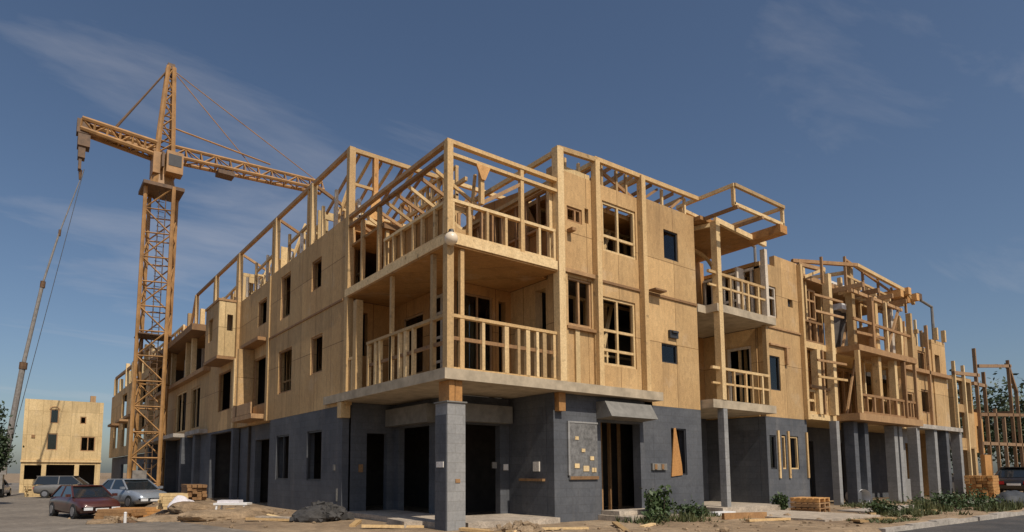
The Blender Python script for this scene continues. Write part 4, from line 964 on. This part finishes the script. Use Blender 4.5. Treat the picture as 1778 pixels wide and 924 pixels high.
# dirt and rubble heaps
for k, (x, y, a, b, c, lab) in enumerate(((-2.0, 7.2, .8, .6, .2, 'low brown rubble heap in front of the white trestle table'),
                                          (-3.0, 6.2, .9, .6, .24, 'flat brown rubble heap nearest the viewer on the left'),
 (-2.4, 10.6, 1.3, .9, .34, 'broad brown rubble heap between the white table and the white bale'),
                                          (-1.7, 13.0, .9, .8, .30, 'brown dirt heap beside the pale board stack'))):
    o = solo(MB().blob((0, 0, 0), a, b, c, 20 + k, .45, 4, -.2), 'rubble_heap', DIRT, lab, 'heap', (x, y, tz(x, y)), smooth=False)
# loose stones: stuff
mb = MB(); r = random.Random(11)
for k in range(900):
    if r.random() < .6: x, y = r.uniform(-6, -.4), r.uniform(3, 24)
    else: x, y = r.uniform(-.5, 16), r.uniform(-4.3, -.4)
    s = r.uniform(.015, .05) * (2.2 if r.random() < .06 else 1); mb.blob((x, y, tz(x, y) + s * .3), s * r.uniform(.8, 1.5), s, s * .7, k, .3, 1, -.5)
tag(mb.build('loose_stones', DIRT), kind='stuff')
o = bpy.data.objects['loose_stones']; o['label'] = 'loose small stones and clods scattered over the dirt'; o['category'] = 'stones'
# scrap planks
pl = MB().box(-.5, .5, -.06, .06, 0, .04); sp = None
spots = [(-3.4, 12.2, 60), (-2.9, 15.2, -40), (-1.2, 10.2, 30), (-3.6, 8.6, 85), (-2.0, 4.6, -25), (-3.0, 18.0, 15), (.4, -.8, -60), (4.2, -1.7, 15), (9.4, -3.8, 35), (10.6, -3.9, -20), (15.8, -2.9, 60), (-1.6, 6.0, 100), (-2.4, 6.4, 20), (-1.4, 8.1, 70), (-3.3, 9.9, -15), (-2.6, 13.2, 40), (-1.2, 13.6, 10), (.9, -1.3, 12), (2.0, -1.1, -30), (3.4, -1.6, 50), (7.9, -2.4, -10), (12.4, -2.9, 25), (14.8, -3.2, 5), (-.9, 2.4, 55), (-.6, 1.2, -20)]
for i, (x, y, a) in enumerate(spots):
    if sp is None: o = sp = solo(pl, 'scrap_plank', LUM, 'short scrap plank lying flat on the dirt', 'plank', (0, 0, 0), 'scrap planks on the dirt')
    else: o = sp.copy(); COL.objects.link(o)
    o.location = (x, y, tz(x, y) + .01); o.rotation_euler = (R(rnd.uniform(-3, 3)), R(rnd.uniform(-4, 4)), R(a)); o.scale = (rnd.uniform(.6, 1.5), rnd.uniform(.8, 1.8), rnd.uniform(.8, 1.6))
# steps and slabs
st = thing('entrance_step', 'two pale steps below the dark doorway under the sloping canopy', 'steps', (4.75, .3, 0))
MB().box(4.78, 6.7, -.75, .294, -.2, .13).build('lower_tread', CONC, st); MB().box(4.9, 6.55, -.3, .293, .132, .24).build('upper_tread', CONC, st)
solo(MB().box(-.6, .6, -.3, .3, -.1, .14), 'concrete_slab', CONC, 'pale concrete slab lying left of the corner column', 'slab', (.0, 1.6, 0), rz=R(80))
solo(MB().box(-1.0, 1.0, -.12, .12, -.1, .06), 'concrete_slab', CONC, 'pale kerb slab lying in the dirt left of the black heap', 'slab', (-1.9, 5.6, 0), rz=R(-60))
solo(MB().box(-.7, .7, -.05, .05, .0, .16), 'timber_baulk', LUM_D, 'dark timber baulk edging the front path beside the grass', 'timber', (8.2, -1.6, 0), rz=R(-15))
solo(MB().box(-.5, .5, -.16, .16, -.05, .10), 'concrete_slab', WHITE, 'whitish slab lying by the wall behind the dark baulk', 'slab', (8.9, -.5, 0), rz=R(5))
# pallet bench
pb = thing('pallet_stack', 'stack of wooden pallets standing on the dirt before the right building', 'pallets', (0, 0, 0))
for k in range(3):
    z = k * .15
    mb = MB()
    for i in range(5): mb.box(-.5, .5, -.38 + i * .17, -.26 + i * .17, z + .11, z + .135)
    for xx in (-.46, 0, .40): mb.box(xx, xx + .08, -.38, .42, z + .01, z + .109)
    mb.build('pallet', LUM_D if k < 2 else LUM_O, pb)
pb.location = (12.5, -1.2, 0); pb.rotation_euler.z = R(8)
dr = thing('drum', 'white open drum lying on its side near the pallets', 'drum', (0, 0, 0))
MB().tube((0, 0, .28), (0, .6, .28), .28, n=22, caps=False).build('shell', WHITE, dr, True)
MB().tube((0, .55, .28), (0, .56, .28), .26, n=22).build('drum_base', DARKFR, dr)
dr.location = (18.6, -.2, 0); dr.rotation_euler.z = R(-25)
solo(MB().blob((0, 0, .1), .75, .55, .42, 31, .6, 4), 'tarpaulin_heap', TARP, 'black covered heap beside the right road, in front of the grass bank', 'tarpaulin', (21.5, -3.6, 0), smooth=True)
# sheeting hung in the right building
mb = MB(); nx, nz = 14, 10; VV = {}
for i in range(nx + 1):
    for j in range(nz + 1):
        x = 18.0 + 2.2 * i / nx; VV[i, j] = mb.bm.verts.new((x, .55 + .06 * math.sin(i * 1.7 + j * .3) - .02 * j, 5.97 + 1.6 * j / nz))
for i in range(nx):
    for j in range(nz): mb.bm.faces.new((VV[i, j], VV[i + 1, j], VV[i + 1, j + 1], VV[i, j + 1]))
tag(mb.build('hanging_sheet', TARP_G, None, True), 'grey sheeting hung over the balcony of the right building', 'sheeting')
tag(MB().box(18.4, 19.4, .1, .5, 7.5, 7.72).build('rolled_sheet', WHITE), 'white rolled sheet lying over the grey sheeting on the right building', 'sheeting')
# bent light poles on the roofs
def bent_pole(label, x, y, z0, z1, arm):
    t = thing('light_pole', label, 'lamp post', (x, y, z0))
    MB().tube((x, y, z0), (x, y, z1), .08, .06, 8).build('pole', STEEL, t)
    MB().tube((x, y, z1), (x + arm, y, z1 + .15), .06, n=8).build('arm', STEEL, t)
    MB().box(x + arm - .35, x + arm + .1, y - .15, y + .15, z1 + .05, z1 + .35).build('lamp_head', CRANE_D, t)
    return t
bent_pole('bent light pole standing above the end bay of the right building', 29.1, .55, 7.5, 9.3, -1.7)
bent_pole('bent light pole standing on the roof left of the right building', 19.4, 4.0, 8.49, 11.35, -1.9)

# ================================================================== VEGETATION
def leaf(bm, c, s, r):
    a = Vector((r.gauss(0, 1), r.gauss(0, 1), r.gauss(0, 1))).normalized(); b = a.orthogonal().normalized(); b.rotate(Matrix.Rotation(r.random() * 6.28, 3, a)); d = a.cross(b)
    bm.faces.new([bm.verts.new(c + b * s), bm.verts.new(c + d * s * .5), bm.verts.new(c - b * s), bm.verts.new(c - d * s * .5)])
def shrub(name, label, x, y, h, w, n, seed, cat='shrub', blades=False, group=None, z=None):
    r = random.Random(seed); t = thing(name, label, cat, (x, y, tz(x, y) if z is None else z), 0, group); b = Vector(t['base_'])
    st_ = MB(); fo = MB()
    for k in range(9 if not blades else 16):
        a = r.random() * 6.28; rr = r.random() ** .5 * w; hh = h * r.uniform(.55, 1.05) * (1 - .3 * rr / w)
        p0 = b + Vector((rr * .3 * math.cos(a), rr * .3 * math.sin(a), 0)); p1 = b + Vector((rr * math.cos(a), rr * math.sin(a), hh))
        st_.tube(p0, p1, .012, .005, 5)
        for i in range(n // (9 if not blades else 16)):
            u = r.uniform(.15, 1.0) if not blades else r.uniform(.3, 1)
            c = p0.lerp(p1, u) + Vector((r.gauss(0, .09), r.gauss(0, .09), r.gauss(0, .06))) * (w / .5)
            leaf(fo.bm, c, r.uniform(.03, .075) * (h / .6) ** .5, r)
    st_.build('stem', BARK, t); fo.build('foliage', LEAF, t, fix=False)
    return t
shrub('weed_shrub', 'tall dark green weed clump growing against the grey wall', 5.95, -.75, .95, .42, 900, 1, 'weed')
shrub('weed_shrub', 'low weed clump growing just right of the tallest weed', 6.9, -.75, .5, .5, 700, 2, 'weed')
shrub('weed_shrub', 'low dark weed left of the tallest weed, beside the steps', 5.2, -1.1, .4, .3, 400, 3, 'weed')
shrub('small_shrub', 'small dark shrub beside the wall between path and pallets', 12.6, -.25, .7, .28, 500, 4)
shrub('small_shrub', 'dark green shrub on the grass below the pavement', 12.9, -2.9, .45, .5, 700, 5)
shrub('small_shrub', 'wide dark shrub on the grass bank near the right road', 19.6, -2.9, .6, .9, 1100, 6)
shrub('small_shrub', 'bushy green shrub at the left end of the right grass bank', 17.2, -3.0, .55, .9, 1000, 8)
# grass: stuff
mb = MB(); r = random.Random(5)
def patch(x0, x1, y0, y1, n, h):
    for _ in range(n):
        x, y = r.uniform(x0, x1), r.uniform(y0, y1)
        q = math.sin(x * 1.7 + y * 2.3) + math.sin(x * .63 - y * 3.1 + 1.2) + .8 * math.sin(x * 3.9 + 2)
        if q < r.uniform(-.3, 1.0): continue
        hh = h * r.uniform(.3, 1.0) * (.6 + .35 * max(q, 0)); a = r.random() * 6.28; w = .02
        z = tz(x, y); dx, dy = math.cos(a) * w, math.sin(a) * w; lx, ly = r.gauss(0, .06), r.gauss(0, .06)
        mb.bm.faces.new([mb.bm.verts.new(p) for p in ((x - dx, y - dy, z), (x + dx, y + dy, z), (x + lx, y + ly, z + hh))])
patch(4.6, 8.4, -1.9, -.3, 1500, .22); patch(11.6, 15.5, -3.9, -2.7, 2600, .18); patch(14.5, 24, -4.5, -2.7, 7000, .3); patch(16, 30, -1.4, -.4, 3500, .2); patch(9.5, 12.5, -4.4, -3.4, 700, .1); patch(24, 40, -4.5, -2.7, 4000, .25)
o = tag(mb.build('grass', GRASSM, None, fix=False), 'green and dry grass growing on the dirt along the right facade', 'grass', kind='stuff')

def tree(label, x, y, h, w, n, seed, z=None, ls=1):
    r = random.Random(seed); zb = tz(x, y) if z is None else z
    t = thing('leafy_tree', label, 'tree', (x, y, zb)); b = Vector((x, y, zb))
    tk = MB(); tk.tube(b, b + Vector((.2, 0, h * .55)), .022 * h, .012 * h, 9)
    fo = MB()
    for k in range(16):
        a = r.random() * 6.28; e = r.uniform(.3, 1.0)
        c = b + Vector((math.cos(a) * w * r.uniform(.2, .8), math.sin(a) * w * r.uniform(.2, .8), h * r.uniform(.38, .92)))
        tk.tube(b + Vector((.1, 0, h * r.uniform(.3, .55))), c, .009 * h, .003 * h, 5)
        rad = max(w * .42, h * .085) * r.uniform(.7, 1.3)
        for i in range(n // 16):
            d = Vector((r.gauss(0, .5), r.gauss(0, .5), r.gauss(0, .45))) * rad * 1.15
            leaf(fo.bm, c + d, r.uniform(.12, .3) * ls, r)
    tk.build('trunk', BARK, t); fo.build('crown', LEAFD, t, fix=False)
tree('dark leafy tree at the left edge, beside the yellow house', -8.75, 36.5, 6.2, .7, 6000, 1, None, .5)
tree('shorter dark tree at the far left behind the mobile crane', -13.5, 84, 9.0, 3.2, 4200, 2)
k = 0
for x, y, h, w, lab in ((62, 8.5, 8.6, 4.2, 'dark round tree behind the timber skeleton'), (70, 6.0, 8.4, 4.6, 'wide dark tree rising beyond the far right skeleton'), (78, 3.0, 8.2, 4.6, 'dark tree at the right edge beyond the skeleton'), (66, 3.5, 6.4, 3.6, 'low dark tree right of the skeleton posts')):
    tree(lab, x, y, h, w, 4200, 30 + k); k += 1

# ================================================================== CAMERA, LIGHT, SKY
cam = bpy.data.cameras.new('camera'); co = bpy.data.objects.new('camera', cam); COL.objects.link(co)
co.location = (-7.2186, -10.7563, 1.2)
co.rotation_euler = (R(90 + 5.585), 0, R(54.905 - 90))
cam.sensor_width = 36; cam.lens = 36 * 1084 / 1778; cam.shift_x = 89 / 1778; cam.shift_y = 252 / 1778
cam.clip_end = 3000; cam.clip_start = .1
S.camera = co
SUN_EL = 49; sx, sy = -.055, -.88
az = math.atan2(sx, sy)          # clockwise from +Y
sun = bpy.data.lights.new('sun', 'SUN'); so = bpy.data.objects.new('sun', sun); COL.objects.link(so)
sun.energy = 4.6; sun.angle = R(.5); sun.color = (1, .90, .76)
d = Vector((sx, sy, math.hypot(sx, sy) * math.tan(R(SUN_EL)))).normalized()
so.rotation_euler = d.to_track_quat('Z', 'Y').to_euler(); so.location = (-20, -40, 60)
w = bpy.data.worlds.new('World'); S.world = w; w.use_nodes = True; nt = w.node_tree
bg = nt.nodes['Background']; sky = N(nt, 'ShaderNodeTexSky'); sky.sky_type = 'NISHITA'; sky.sun_disc = False
sky.sun_elevation = R(SUN_EL); sky.sun_rotation = az; sky.air_density = 1.0; sky.dust_density = 1.5; sky.ozone_density = 3.0
tc = N(nt, 'ShaderNodeTexCoord')
sp_ = N(nt, 'ShaderNodeSeparateXYZ'); L(nt, tc.outputs['Generated'], sp_.inputs[0])
# project the view direction on a cloud layer
mx = N(nt, 'ShaderNodeMath', operation='MAXIMUM'); L(nt, sp_.outputs[2], mx.inputs[0]); mx.inputs[1].default_value = .05
ad = N(nt, 'ShaderNodeMath', operation='ADD'); L(nt, mx.outputs[0], ad.inputs[0]); ad.inputs[1].default_value = .12
dv = N(nt, 'ShaderNodeVectorMath', operation='DIVIDE'); L(nt, tc.outputs['Generated'], dv.inputs[0])
cb_ = N(nt, 'ShaderNodeCombineXYZ')
for i in range(3): L(nt, ad.outputs[0], cb_.inputs[i])
L(nt, cb_.outputs[0], dv.inputs[1])
CLX, CLY = 7.55, 3.25
mp = mapped(nt, dv.outputs[0], (1.0, 2.6, 1.0), (CLX, CLY, 0)); mp.node.inputs['Rotation'].default_value = (0, 0, R(25))
cn = noise(nt, mp, .9, 7, .58); cn.inputs['Distortion'].default_value = .5
cr = ramp(nt, cn.outputs[0], [(.53, 0.), (.85, .36)])
col = mixc(nt, cr.outputs[0], sky.outputs[0], (7.5, 7.2, 7.3))
L(nt, col, bg.inputs['Color']); bg.inputs['Strength'].default_value = .095
S.view_settings.view_transform = 'Standard'; S.view_settings.look = 'None'; S.view_settings.exposure = -.25; S.view_settings.gamma = 1
S.render.engine = 'CYCLES'
S.cycles.max_bounces = 8
S.cycles.use_denoising = True
for o in bpy.data.objects:
    if 'base_' in o: del o['base_']
